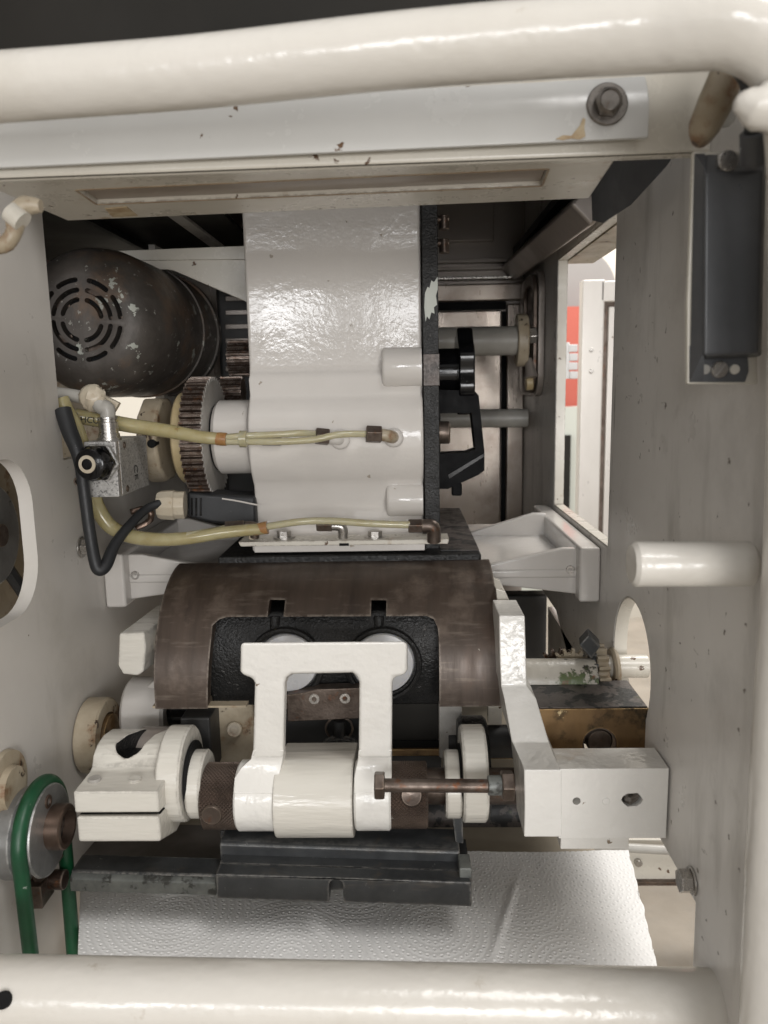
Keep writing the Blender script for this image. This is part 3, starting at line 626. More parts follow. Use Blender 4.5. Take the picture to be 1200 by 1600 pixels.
# black plate on right of column
T = Thing('black_plate', 'upright black steel plate with chipped paint against the column side', 'plate')
xa = P(660, 560, .79).x; xb = P(685.5, 560, .79).x
T.part('plate', box(xa + .0008, xb, .79, .99, zpx(872, .79), .29), M['black_cast'], .0008)
T.part('joint_block', box(xa + .0006, xb + .0008, .7885, .80, zpx(606, .79), zpx(556, .79)), M['bushing'], .0006)
T.part('paint_smear', pprism([(664, 458), (668, 448), (671, 450), (674, 438), (678, 441), (684, 432), (684, 452), (681, 462), (683, 476), (678, 480), (679, 490), (674, 488), (671, 499), (667, 494), (665, 503), (663, 480)], .7892, .0007), M['pale'])
for y in (343, 380):
    p = P(694, y, .83); T.part('screw', cyl(p - V((.012, 0, 0)), p + V((.005, 0, 0)), .004, 14), M['bolt'])
    T.part('screw_head', cyl(p + V((0, 0, -.010)), p + V((0, 0, .004)), .0055, 12), M['bolt'])
# ================================================================== HANDWHEEL + BRACKET
T = Thing('hand_knob', 'black lobed plastic hand knob right of the column', 'knob')
kc = P(729, 581, .90); kr = .0465
lob = []
for k in range(96):
    a = 2 * math.pi * k / 96; lob.append((kc.y + (kr + .0032 * math.cos(7 * a)) * math.cos(a), kc.z + (kr + .0032 * math.cos(7 * a)) * math.sin(a)))
KX0 = P(717, 581, .86).x; KX1 = P(742, 581, .86).x
T.part('wheel', prism(lob, 'X', KX0, KX1), M['black'], .002, ang=40)
T.part('hub', cyl(V((xb + .0005, kc.y, kc.z)), V((KX0 + .001, kc.y, kc.z)), .027, 40), M['black'])
T = Thing('bail_bracket', 'black trapezoid bracket below the hand knob', 'bracket')
yb_ = .86
op = [(686, 609), (742, 611), (748, 618), (757, 705), (757, 735), (748, 742), (700, 764), (686, 764)]
ip = [(686, 646), (737, 645), (743, 702), (730, 707), (686, 709)]
ow = [P(x, y, yb_) for x, y in op]; iw = [P(x, y, yb_) for x, y in ip]
T.part('frame', plate([[(p.x, p.z) for p in ow], [(p.x + (.0015 if k in (0, 4) else 0), p.z) for k, p in enumerate(iw)]], 'Y', yb_, yb_ + .03), M['black_bracket'])
T.part('foot_screw', fbox(706, 755, 722, 775, yb_ + .004, .012), M['black_bracket'], .002)
T.part('rib', loft([[P(700, 742, yb_ - .003), P(757, 708, yb_ - .003), P(757, 713, yb_ - .003), P(702, 748, yb_ - .003)], [P(700, 742, yb_ - .003) + V((0, .004, 0)), P(757, 708, yb_ - .003) + V((0, .004, 0)), P(757, 713, yb_ - .003) + V((0, .004, 0)), P(702, 748, yb_ - .003) + V((0, .004, 0))]]), M['black'])
T = Thing('shaft_end', 'short worn steel shaft end poking out of the black plate', 'shaft end')
p = P(686, 676, .82); T.part('pin', lathe([(0, 0), (0, .012), (.010, .012), (.0115, .0105), (.0115, 0)], p, V((1, 0, 0)), 32), M['bolt'])
# ================================================================== BASE BEAM
T = Thing('base_beam', 'black cast beam carrying the column above the brown shoe', 'beam')
zt_ = zpx(868, .762); q0 = P(340, 868, .762); q1 = P(752, 868, .762)
T.part('beam', join(box(q0.x, q1.x, .762, 1.06, zt_ - .045, zt_)), M['black_cast'], .002)
T.part('worn_top', box(P(690, 868, .762).x, q1.x - .001, .775, 1.05, zt_ + .0003, zt_ + .0013), M['brass_top'])
# ================================================================== BRACKETS
def bracket(sgn, label):
    T = Thing('shelf_bracket', label, 'bracket', 'cast brackets holding the beam')
    XW = XR if sgn > 0 else XL
    def X(d): return XW - sgn * d          # d metres inward from the wall
    fz = P(938, 856, BY).z; fb = P(938, 941, BY).z
    T.part('flange', box(min(X(.0005), X(.022)), max(X(.0005), X(.022)), BY, 1.06, fb, fz), M['white'], .003)
    ft = .135
    sh0 = fb + .022
    T.part('shelf', box(min(X(.02), X(ft)), max(X(.02), X(ft)), BY + .015, 1.06, sh0, sh0 + .010), M['white'], .003)
    for yy, hgt in ((BY + .017, fz - .004), (BY + .2, fz + .003)):
        T.part('rib', loft([[(X(.02), yy, fb + .004), (X(.02), yy, hgt), (X(.036), yy, hgt), (X(.118), yy, sh0 + .014), (X(ft), yy, sh0 + .010), (X(ft), yy, sh0 - .004), (X(.08), yy, fb + .012)],
                            [(X(.02), yy + .010, fb + .004), (X(.02), yy + .010, hgt), (X(.036), yy + .010, hgt), (X(.118), yy + .010, sh0 + .014), (X(ft), yy + .010, sh0 + .010), (X(ft), yy + .010, sh0 - .004), (X(.08), yy + .010, fb + .012)]]), M['white'], .002)
    p = V((X(.028), BY + .0165, (fz + fb) / 2 + .002))
    T.part('socket_screw', cyl(p + V((0, .004, 0)), p - V((0, .0016, 0)), .0048, 24, .0004, bore=(.0024, .002)), M['zinc'])
bracket(1, 'white cast bracket with triangular ribs on the right side plate')
bracket(-1, 'white cast bracket on the left side plate below the hoses')
# ================================================================== BROWN SHOE
T = Thing('cylinder_shoe', 'curved dark brown steel shoe with a wide cut-out at its front', 'shoe')
sx0 = (P(236, 1060, .665).x * 2 + P(291, 882, .763).x) / 3; sx1 = (P(781, 1060, .665).x * 2 + P(766, 880, .763).x) / 3; print('shoe', sx0, sx1); sc = V((0, .763, -.2755)); SR = .1020
sc.z = zpx(877, .763) - SR
pr = []
for k in range(25): a = (90 + k * 90 / 24) * D; pr.append((sc.y + SR * math.cos(a), sc.z + SR * math.sin(a)))
r2 = SR - .012
zb_s = P(500, 1106, sc.y - SR).z; pr += [(sc.y - SR, zb_s)]
pr += [(sc.y - r2, zb_s)]
for k in range(25): a = (180 - k * 90 / 24) * D; pr.append((sc.y + r2 * math.cos(a), sc.z + r2 * math.sin(a)))
shoe = T.part('shell', prism(pr, 'X', sx0, sx1), M['brown'], .0015, ang=30)
def pxz(x, y, Y): p = P(x, y, Y); return (p.x, p.z)
Yc = .667
co_ = [pxz(327, 1130, Yc), pxz(327, 996, Yc), pxz(330, 980, Yc + .01), pxz(340, 971, Yc + .012), pxz(352, 968, Yc + .012), pxz(667, 966, Yc + .012), pxz(678, 970, Yc + .012), pxz(684, 982, Yc + .01), pxz(686, 1000, Yc), pxz(686, 1130, Yc)]
nt = [[pxz(x0_, 990, Yc + .012), pxz(x0_, 946, Yc + .014), pxz(x1_, 946, Yc + .014), pxz(x1_, 990, Yc + .012)] for x0_, x1_ in ((416, 441), (579, 603))]
cut(shoe, prism(co_, 'Y', .60, .76), *[prism(n_2, 'Y', .60, .75) for n_2 in nt])
# cream overspray edge under the shoe
T.part('paint_edge', join(fbox(238, 1103, 385, 1106, .6625, .011), fbox(300 + 20, 1040, 326, 1104, .672, .002)), M['oldcream'])
T = Thing('inner_casting', 'rough black casting recessed in the cut-out of the brown shoe', 'casting')
ci = T.part('body', join(loft([[(x, y, z) for y, z in ((.700, zpx(1102, .70)), (.688, zpx(1060, .69)), (.686, zpx(1000, .69)), (.700, zpx(955, .70)), (.76, zpx(930, .76)), (.80, zpx(930, .80)), (.80, zpx(1102, .70)))] for x in (P(322, 1000, .69).x, P(690, 1000, .69).x)])), M['black_cast'], .003)
for x in (447, 599):
    c = P(x, 1038, .686)
    T.part('ring', lathe([(0, .029), (0, .0365), (-.004, .0355), (-.005, .0335), (-.004, .0315), (0, .031)], c + V((0, .0008, 0)), V((0, 1, 0)), 56), M['black_cast'])
    q = P(x - 7 if x > 500 else x - 18, 985, .692); T.part('pin', cyl(q + V((0, .000, -.012)), q + V((0, .006, .012)), .0052, 20), M['black_cast'])
T = Thing('nylon_disc', 'white nylon disc behind the yoke, left of the two', 'disc', 'white discs behind the yoke')
c = P(449, 1038, .680); T.part('disc', lathe([(0, 0), (0, .022), (.0015, .027), (.005, .0285), (.012, .0285), (.012, 0)], c, V((0, 1, 0)), 56), M['disc'], ang=50)
T = Thing('nylon_disc', 'white nylon disc behind the yoke, right of the two', 'disc', 'white discs behind the yoke')
c = P(598, 1038, .680); T.part('disc', lathe([(0, 0), (0, .022), (.0015, .028), (.005, .0295), (.012, .0295), (.012, 0)], c, V((0, 1, 0)), 56), M['disc'], ang=50)
T = Thing('screwed_plate', 'rusty dark plate held by two countersunk socket screws inside the yoke', 'plate')
T.part('plate', pprism([(448, 1086), (478, 1082), (495, 1077), (600, 1074), (600, 1121), (449, 1128)], .672, .014), M['bolt'], .001)
for (x, y) in ((491, 1092), (539, 1091)):
    p = P(x, y, .672)
    T.part('socket_screw', lathe([(0, .0), (0, .0051), (.0012, .0048), (.0012, .0024), (-.001, .0022), (-.001, 0)], p - V((0, -.0002, 0)), V((0, -1, 0)), 24), M['zinc'], ang=25)
# lower innards
T = Thing('lower_mechanism', 'dark greasy mechanism glimpsed under the shoe through the yoke', 'mechanism')
T.part('back_plate', fbox(440, 1118, 690, 1230, .74, .02), M['dark'], .002)
T.part('ring', tube([P(530 + 21 * math.cos(k * 30 * D), 1138 + 18 * math.sin(k * 30 * D), .72) for k in range(13)], .0012, 8, 3), M['bolt'])
T.part('coil', join(*[tube([P(532 + (24 + j) * math.cos(k * 30 * D), 1160 + 5 * j + 10 * math.sin(k * 30 * D), .72) for k in range(13)], .0018, 8, 3) for j in range(3)]), M['tslot'])
T.part('stud', cyl(P(530, 1125, .72), P(530, 1150, .72), .006, 16), M['dark'])
T = Thing('cream_post', 'stained cream upright post under the left end of the shoe', 'post')
T.part('post', fbox(324, 1098, 398, 1200, .70, .03), M['oldcream'], .003)
T.part('boss', cyl(P(366, 1140, .70), P(366, 1140, .694), .0075, 24, .001, bore=(.004, .003)), M['oldcream'])
T = Thing('brown_back_plate', 'dark brown smeared plate seen right of the yoke under the shoe', 'plate')
T.part('plate', fbox(612, 1100, 690, 1182, .70, .01), M['dark_sheet'], .001)
T.part('brass_edge', fbox(612, 1171, 690, 1181, .694, .006), M['brass'], .0005)
T.part('grease', fbox(612, 1158, 690, 1171, .697, .004), M['gasket'])
T = Thing('white_post', 'scuffed pale post under the right end of the shoe', 'post')
T.part('post', fbox(686, 1098, 722, 1185, .69, .03), M['gearface'], .002)
T = Thing('shaft_collar', 'black collar behind the right painted rings', 'cap')
T.part('cap', cyl(P(716, 1200, .66), P(760, 1200, .66), .0470, 32, .003), M['black_cast'])
T = Thing('shadow_bar', 'dark round bar crossing behind the right arm', 'bar')
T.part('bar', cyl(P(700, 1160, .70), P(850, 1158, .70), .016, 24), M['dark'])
T.part('brass_strip', fbox(762, 1168, 800, 1186, .69, .01), M['brass'])
T.part('cream_tab', fbox(763, 1105, 784, 1132, .70, .01), M['cream'])
T = Thing('rear_roller', 'dim brown roller low behind the slide bar', 'roller')
T.part('roller', cyl(P(600, 1262, .80), P(850, 1262, .80), .036, 40), M['brass_top'])
# ================================================================== YOKE
T = Thing('yoke', 'glossy white arch shaped yoke in the middle of the machine', 'yoke')
bx = V((0, .606, zpx(1241, .606))); br = .0290
YY = .612
arch = [(375, 1004), (633, 1002), (637, 1008), (637, 1046), (632, 1054), (615, 1058), (613, 1066), (612, 1184), (560, 1184), (561, 1066), (558, 1056), (550, 1051), (456, 1053), (448, 1058), (445, 1066), (442, 1184), (394, 1184), (397, 1068), (395, 1060), (378, 1054), (374, 1048)]
def yy_(y): return .562 + (y - 1003) / 183 * .028
ap = [P(x, y, yy_(y)) for x, y in arch]; nb = V((0, .014, -.0052))
T.part('arch', loft([ap, [p + nb for p in ap]]), M['white_arm'], .003, ang=40)
def bar_y(px, py):
    for k in range(400):
        q = P(px, py, .55 + k * .0002)
        if math.hypot(q.y - bx.y, q.z - bx.z) < br + .0006: return q.y
    return bx.y
for stl in (((1172, 395, 443), (1186, 391, 442), (1200, 376, 439), (1216, 366, 435), (1240, 364, 431)), ((1172, 560, 612), (1186, 559, 612), (1200, 556, 612), (1216, 553, 612), (1240, 553, 611))):
    rg = []
    for k, (y, a0, a1) in enumerate(stl):
        Ys = min(bar_y(500, y), yy_(y)) if k > 1 else (yy_(y) if k == 0 else (yy_(y) + min(bar_y(500, 1200), .60)) / 2)
        a_, b_ = P(a0, y, Ys - .0004), P(a1, y, Ys - .0004); d_ = V((0, .014, -.004))
        rg.append([a_, b_, b_ + d_, a_ + d_])
    T.part('leg_flare', loft(rg), M['white_arm'], .0012, ang=50)
for (a0, a1, l0, l1) in ((363, 430, 395, 442), (552, 612, 561, 612)):
    X0 = P(a0, 1239, .58).x; X1 = P(a1, 1239, .58).x
    T.part('barrel', cyl(V((X0, bx.y, bx.z)), V((X1 - .0009, bx.y, bx.z)), br, 56, .0018), M['white_arm'])
T = Thing('pivot_barrel', 'wide white painted barrel between the two yoke ears', 'barrel')
X0 = P(424, 1235, .58).x; X1 = P(551, 1235, .58).x
brl = [( -.004, .034 )]
def barrel_prof():
    pts = []
    for k in range(22):
        a = (88 + k * 182 / 21) * D
        pts.append((bx.y + .033 * math.cos(a), bx.z - .0015 + .033 * math.sin(a)))
    pts += [(bx.y + .052, bx.z - .02), (bx.y + .052, zpx(1160, bx.y + .052)), (bx.y + .030, zpx(1172, bx.y + .030))]
    return pts
T.part('barrel', prism(barrel_prof(), 'X', X0 + .0010, X1 - .0004), M['white_brush'], .001, ang=30)
# knurled collars
def knurl(x0, x1, cy, cz, r, nx, na, h=.0006):
    v, f = [], []
    for i in range(nx + 1):
        for j in range(na):
            t = i / nx; a = 2 * math.pi * j / na
            u = (i + j) % 2; e = 1 if 0 < i < nx else 0
            rr = r + (h if ((i % 2 == 0) == (j % 2 == 0)) else -h * .2) * e - (0 if e else .001)
            v.append(V((x0 + (x1 - x0) * t, cy + rr * math.cos(a), cz + rr * math.sin(a))))
    for i in range(nx):
        for j in range(na):
            k = (j + 1) % na; A, B_, C_, D_ = i * na + j, i * na + k, (i + 1) * na + k, (i + 1) * na + j
            if (i + j) % 2: f += [[A, B_, C_], [A, C_, D_]]
            else: f += [[A, B_, D_], [B_, C_, D_]]
    c0 = len(v); v += [V((x0, cy, cz)), V((x1, cy, cz))]
    for j in range(na):
        k = (j + 1) % na; f += [[c0, k, j], [c0 + 1, nx * na + j, nx * na + k]]
    return v, f
for nm, a0, a1, dm in (('dark knurled collar with a round dimple left of the yoke', 309, 366, (332, 1270)), ('dark knurled collar half hidden under the long bolt', 607, 669, (643, 1243))):
    T = Thing('knurled_collar', nm, 'collar', 'knurled collars on the pivot shaft')
    X0 = P(a0, 1240, .582).x; X1 = P(a1, 1240, .582).x
    o = T.part('collar', knurl(X0, X1, bx.y, bx.z - .0005, .0264, 20, 104, .0011), M['knurl'], ang=3)
    p = P(dm[0], dm[1], .582); ax = V((0, bx.y, bx.z)); dr = V((0, p.y - bx.y, p.z - bx.z)).normalized(); q = V((p.x, bx.y, bx.z))
    T.part('dimple', lathe([(.0265, 0), (.0272, .0002), (.0275, .0040), (.0280, .0066), (.0282, .0080), (.0268, .0090), (.0255, .0090), (.0255, 0)], q, dr, 28), M['bolt'], ang=60)
T = Thing('pivot_shaft', 'dark greasy shaft running through yoke, collars and rings', 'shaft')
T.part('shaft', cyl(P(255, 1228, bx.y + .006), P(812, 1228, bx.y + .006), .0150, 40), M['bolt'])
# rings
def ring(lbl, a0, a1, cyp, Y, r, m='white_brush', bv=.0016, grp='white painted rings on the pivot shaft', tilt=0):
    T = Thing('ring', lbl, 'ring', grp)
    c = P((a0 + a1) / 2, cyp, Y); X0 = P(a0, cyp + 30, Y - r * .6).x; X1 = P(a1, cyp + 30, Y - r * .6).x
    T.part('ring', cyl(V((X0, Y, c.z)), V((X1, Y, c.z)), r, 56, bv), M[m])
    return X0, X1, c
T = Thing('gap_shade', 'black disc painting the dark gap between the two left painted rings', 'washer')
T.part('washer', cyl(V((P(288, 1235, .59).x, .614, P(290, 1212, .614).z)), V((P(294, 1235, .59).x, .614, P(290, 1212, .614).z)), .0298, 40), M['gasket'])  # no real washer, black fills the shaded gap
T = Thing('gap_shade', 'black disc painting the dark gap between the two right painted rings', 'washer')
T.part('washer', cyl(V((P(719, 1235, .59).x, .614, P(720, 1216, .614).z)), V((P(724, 1235, .59).x, .614, P(720, 1216, .614).z)), .0290, 40), M['gasket'])  # black disc added to draw the gap as a dark line
T = Thing('gap_shade', 'black disc painting the dark crack between left yoke ear and wide barrel', 'washer')
T.part('washer', cyl(V((P(425, 1235, .59).x, bx.y, bx.z)), V((P(433, 1235, .59).x, bx.y, bx.z)), .0283, 40), M['gasket'])  # black disc added so the crack beside the ear shows dark
ring('large white painted ring next to the split clamp block', 251, 288, 1207, .616, .0400)
ring('small white painted ring left of the dark dimpled collar', 294, 318, 1224, .612, .0285)
ring('small white painted ring right of the long bolt shank', 696, 722, 1224, .612, .0280)
ring('large white painted ring beside the tall right arm', 723, 762, 1207, .616, .0400)
# ================================================================== SPLIT CLAMP
T = Thing('split_clamp', 'white painted split clamp block with two painted-over screws at lower left', 'clamp')
cx0 = P(115, 1250, .56).x; cx1 = P(248, 1250, .56).x
def zc_(py, Y): return P(180, py, Y).z
up = [(.56, zc_(1270, .56)), (.56, zc_(1237, .56)), (.592, zc_(1206, .592)), (.597, zc_(1198, .597)), (.602, zc_(1180, .602)), (.611, zc_(1163, .611)), (.626, zc_(1148, .626)), (.645, zc_(1139, .645)), (.665, zc_(1140, .665)), (.665, zc_(1210, .665)), (.63, zc_(1225, .63))]
c1 = T.part('upper_jaw', prism(up, 'X', cx0, cx1), M['white_brush'], .0022, ang=40)
lo_ = [(.559, zc_(1314, .56)), (.559, zc_(1275, .56)), (.63, zc_(1230, .63)), (.655, zc_(1225, .655)), (.655, zc_(1245, .655)), (.60, zc_(1300, .60))]
T.part('lower_jaw', prism(lo_, 'X', cx0 + .001, cx1 - .0005), M['white_brush'], .0022, ang=40)
T.part('slit', prism([(.565, zc_(1274, .565)), (.565, zc_(1271, .565)), (.63, zc_(1228, .63)), (.63, zc_(1231, .63))], 'X', cx0 + .002, cx1 - .0015), M['gasket'])
sp = P(205, 1178, .607); hw = .0120
sl = circ(sp.x - .002, sp.y + .006, hw, n=14, a0=math.pi, a1=2 * math.pi, end=True) + [(sp.x - .002 + hw + .012, sp.y + .045), (sp.x - .002 - hw + .016, sp.y + .045)]
cut(c1, prism(sl, 'Z', sp.z - .030, sp.z + .06), inner=M['black_cast'])
T.part('slot_floor', prism([(sp.x - .002 + (u - sp.x + .002) * .985, w + .0001) for u, w in sl], 'Z', sp.z - .0299, sp.z - .0075), M['black_cast'])
for x, y, m_ in ((148, 1222, 'gearface'), (211, 1222, 'white_brush')):
    p = P(x, y, .578)
    T.part('screw', join(*[cyl(p + V((0, 0, .0012 * k - .0012)), p + V((0, 0, .0012 * k + .0003)), .0060 - .0003 * k, 20, .0004) for k in range(4)]), M[m_])
# grey tube behind clamp
T = Thing('clamp_spindle', 'grey spindle passing into the split clamp behind the ring', 'spindle')
T.part('spindle', cyl(P(222, 1168, .650), P(300, 1168, .650), .0185, 40), M['steel_dark'])
# ================================================================== LONG BOLT
T = Thing('long_bolt', 'long rusty hex headed bolt crossing in front of the right rings', 'bolt')
yb2 = .555
T.part('head', cyl(P(585, 1227, yb2), P(601, 1227, yb2), .0108, 6, .0008, .26), M['bolt'], .0008)
T.part('shank', cyl(P(600, 1227, yb2), P(763, 1228, yb2), .0052, 28), M['bolt'])
T.part('neck', cyl(P(762, 1227, yb2 + .003), P(786, 1227, yb2 + .003), .0075, 24), M['barface'])
T.part('nut', cyl(P(783, 1227, yb2 + .004), P(802, 1227, yb2 + .004), .0118, 6, .0008, .26), M['bolt'], .0008)
# ================================================================== RIGHT ARM
T = Thing('right_arm', 'lumpy white painted arm bending down to a square block with holes', 'arm')
def stn(xl, xr, py, Y, d):
    a_, b_ = P(xl, py, Y), P(xr, py, Y); return [a_, b_, b_ + V((0, d, 0)), a_ + V((0, d, 0))]
T.part('arm', loft([stn(780, 820, 962, .640, .05), stn(781, 822, 1030, .636, .05), stn(783, 823, 1072, .628, .055), stn(788, 838, 1092, .618, .06), stn(800, 858, 1160, .588, .07), stn(812, 868, 1186, .566, .075), stn(819, 878, 1203, .5505, .085), stn(820, 878, 1260, .5505, .06), stn(819, 878, 1308, .5505, .04)]), M['white_arm'], .0018, ang=25)
blk = T.part('block', fbox(874, 1201, 1043, 1310, .551, .034), M['white_arm'], .0024)
h1 = P(901, 1252, .551); h2 = P(988, 1250, .551)
cut(blk, cyl(h1 - V((0, .01, 0)), h1 + V((0, .02, 0)), .0030, 20), prism([(h2.x + rr_ * math.cos(k * 30 * D), h2.z + .0062 * (.85 + .2 * ((k * 7) % 3) / 2) * math.sin(k * 30 * D)) for k, rr_ in enumerate([.0082, .0072, .0078, .0066, .0076, .0080, .0084, .0074, .0066, .0076, .0070, .0078])], 'Y', .54, .566))
T.part('hole_plug', tube([h2 + V((-.005, .007, .001)), h2 + V((-.001, .004, -.001)), h2 + V((.005, .006, .001))], [.003, .004, .0028], 9, 3, rag=.35), M['dullzinc'])
pd = P(947, 1252, .551); T.part('filled_dimple', cyl(pd + V((0, .002, 0)), pd - V((0, .0005, 0)), .0030, 20, .0004), M['white_arm'])
T.part('lip', fbox(876, 1308, 983, 1327, .568, .02), M['white_arm'], .001)
T.part('shoulder', loft([[P(775, 920, .70), P(790, 925, .70), P(812, 975, .69), P(780, 975, .69)], [p + V((0, .05, 0)) for p in (P(775, 920, .70), P(790, 925, .70), P(812, 975, .69), P(780, 975, .69))]]), M['cream'], .001)
# ================================================================== LEFT lever + discs under it
T = Thing('left_lever', 'white painted lever end sticking out left of the brown shoe', 'lever')
T.part('lever', loft([[P(186, 990, .68), P(225, 988, .68), P(228, 1010, .68), P(224, 1050, .68), P(215, 1056, .68), P(192, 1054, .68), P(184, 1040, .68)], [P(246, 945, .80), P(290, 945, .80), P(292, 960, .80), P(290, 1000, .80), P(285, 1004, .80), P(256, 1002, .80), P(248, 990, .80)]]), M['white_brush'], .002, ang=30)
T = Thing('bearing_boss', 'old cream bearing ring on the left side plate under the lever', 'bearing')
cc = P(140, 1148, .70)
T.part('ring', lathe([(0, 0), (0, .0335), (.002, .036), (.020, .036), (.022, .034), (.022, .022), (.012, .020), (.012, 0)], V((XL + .001, cc.y, cc.z)), V((1, 0, 0)), 48), M['oldcream'])
T.part('inner_ring', lathe([(0, 0), (0, .020), (.012, .020), (.013, .017), (.013, 0)], V((XL + .014, cc.y, cc.z)), V((1, 0, 0)), 40), M['brass'])
T = Thing('white_boss', 'off white round boss between the bearing ring and the cream post', 'boss')
c = P(215, 1120, .72)
T.part('boss', cyl(V((P(183, 1120, .70).x, .735, c.z)), V((P(252, 1120, .70).x, .735, c.z)), .034, 40, .003), M['white'])
T.part('dark_core', cyl(V((P(250, 1115, .70).x, .735, c.z + .004)), V((P(328, 1115, .70).x, .735, c.z + .004)), .0195, 32), M['black'])
T.part('neck', loft([[P(210, 1090, .72), P(250, 1055, .72), P(262, 1110, .72), P(215, 1120, .72)], [p + V((0, .03, 0)) for p in (P(210, 1090, .72), P(250, 1055, .72), P(262, 1110, .72), P(215, 1120, .72))]]), M['white'], .003)
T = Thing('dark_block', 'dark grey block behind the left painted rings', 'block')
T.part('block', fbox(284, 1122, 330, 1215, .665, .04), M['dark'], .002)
# ================================================================== BRASS BLOCK + SPROCKET SHAFT
T = Thing('brass_block', 'dirty brass block with a threaded hole against the right side plate', 'block')
a = P(830, 1107, .615); b = P(1012, 1180, .615)
bb = T.part('block', box(a.x, b.x - .0005, .615, .675, b.z, P(1000, 1107, .615).z), M['brass'], .0012)
hp = P(937, 1163, .615)
cut(bb, cyl(hp - V((0, .02, 0)), hp + V((0, .03, 0)), .0145, 40))
T.part('oily_top', box(a.x + .001, b.x - .0016, .6165, .6745, P(1000, 1107, .615).z + .0002, P(1000, 1107, .615).z + .0012), M['brass_top'])
T.part('thread', join(*[lathe([(0, .0144), (.0009, .0128), (.0018, .0144)], hp + V((0, .001 + .0018 * k, 0)), V((0, 1, 0)), 36) for k in range(4)]), M['bolt'])
T.part('hole_end', cyl(hp + V((0, .027, 0)), hp + V((0, .029, 0)), .0144, 30), M['gasket'])
T.part('stud', cyl(hp + V((.002, .007, -.001)), hp + V((.002, .026, -.001)), .0118, 36, .002), M['bolt'])
T = Thing('sprocket_shaft', 'cream shaft with chipped sprocket and green grime behind the right arm', 'shaft')
ys = .70
T.part('shaft', cyl(P(940, 1041, ys), P(1011, 1041, ys), .0108, 36), M['cream'])
T.part('sleeve', cyl(P(810, 1062, .685), P(928, 1062, .685), .0195, 40), M['algae'])
T.part('hub', cyl(P(953, 1048, .70), P(962, 1048, .70), .022, 40, .002), M['oldcream'])
T.part('slot_recess', fbox(862, 1058, 892, 1082, .6725, .002), M['gasket'], .0006)
c = P(945, 1050, ys)
T.part('sprocket', prism(gearpts(c.y, c.z, .0285, 16, .0055), 'X', P(927, 1050, .68).x, P(934, 1050, .68).x), M['tslot'], .0008)
T.part('painted_sprocket', prism(gearpts(c.y, c.z, .0275, 16, .0055, .1), 'X', P(934.5, 1050, .68).x, P(953, 1050, .68).x), M['oldcream'], .001)
for (gx, gyy, gr_, gm, gn) in ((874, .715, .0245, 'gear', 'dark_teeth'), (893, .703, .0235, 'oldcream', 'rear_sprocket')):
    q = P(gx, 1052, gyy); T.part(gn, prism(gearpts(q.x, q.z, gr_, 17, .0045, .2), 'Y', gyy, gyy + .006), M[gm], .0004)
T.part('key_block', loft([[P(905, 1008, .68), P(920, 992, .68), P(938, 1010, .68), P(924, 1030, .68)], [P(905, 1008, .68) + V((.004, .02, 0)), P(920, 992, .68) + V((.004, .02, 0)), P(938, 1010, .68) + V((.004, .02, 0)), P(924, 1030, .68) + V((.004, .02, 0))]]), M['tslot'], .001)
# diagonal dark frame bar behind
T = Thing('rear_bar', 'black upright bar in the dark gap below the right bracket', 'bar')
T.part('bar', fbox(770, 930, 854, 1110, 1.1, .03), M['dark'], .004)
T = Thing('outer_panel', 'spotted cream panel seen through the triangular gap', 'panel')
T.part('panel', fbox(845, 930, 1100, 1150, 2.5, .02), M['cream'])
# ================================================================== SLIDE BAR
T = Thing('slide_bar', 'black oxide steel slide bar with stepped face and a centre notch', 'slide bar')
A = P(339, 1404, .56); B = P(737, 1417, .56)
h1_, h2_, d2 = .0215, .0345, .026
pn = P(525, 1384, .56); zA = lambda x: A.z + (B.z - A.z) * (x - A.x) / (B.x - A.x)
lp = [(A.x, A.z), (pn.x - .0056, zA(pn.x))] + circ(pn.x, pn.z, .0056, n=10, a0=math.pi, a1=0, end=True) + [(pn.x + .0056, zA(pn.x)), (B.x, B.z), (B.x, B.z + .0215), (A.x, A.z + .0215)]
T.part('lower_step', plate([lp], 'Y', .56, .575), M['tslot'], .0014)
T.part('rear_step', beam([(.0152, .0005), (.0152, .0214), (.060, .0214), (.060, 0)], A, B), M['tslot'])
A2 = P(344, 1345, .587); B2 = P(719, 1358, .587)
T.part('upper_step', beam([(0, -.002), (0, .0150), (.003, .0165), (.033, .0165), (.033, -.002)], A2, B2), M['tslot'], .0016)
T.part('end_lug', fbox(718, 1357, 737, 1412, .566, .02), M['barface'], .001)
T.part('back_plate', loft([[P(344, 1298, .66), P(720, 1312, .66), P(720, 1330, .66), P(344, 1318, .66)], [p + V((0, .01, 0)) for p in (P(344, 1298, .66), P(720, 1312, .66), P(720, 1330, .66), P(344, 1318, .66))]]), M['tslot'], .001)
T.part('spring_strip', loft([[P(707, 1278, .60), P(723, 1278, .60), P(724, 1318, .60), P(712, 1318, .60)], [p + V((0, .004, 0)) for p in (P(707, 1278, .60), P(723, 1278, .60), P(724, 1318, .60), P(712, 1318, .60))]]), M['tslot'], .0006)
T = Thing('guide_rail', 'grey oxidised guide rail left of the slide bar', 'guide rail')
T.part('rail', beam([(0, 0), (0, .0115), (.004, .0140), (.026, .0140), (.026, 0)], P(110, 1393, .575), P(338, 1400, .575)), M['barface'], .001)
T.part('dark_edge', beam([(.004, .0142), (.006, .0158), (.028, .0158), (.028, .0142)], P(110, 1393, .575), P(338, 1400, .575)), M['tslot'], .0006)
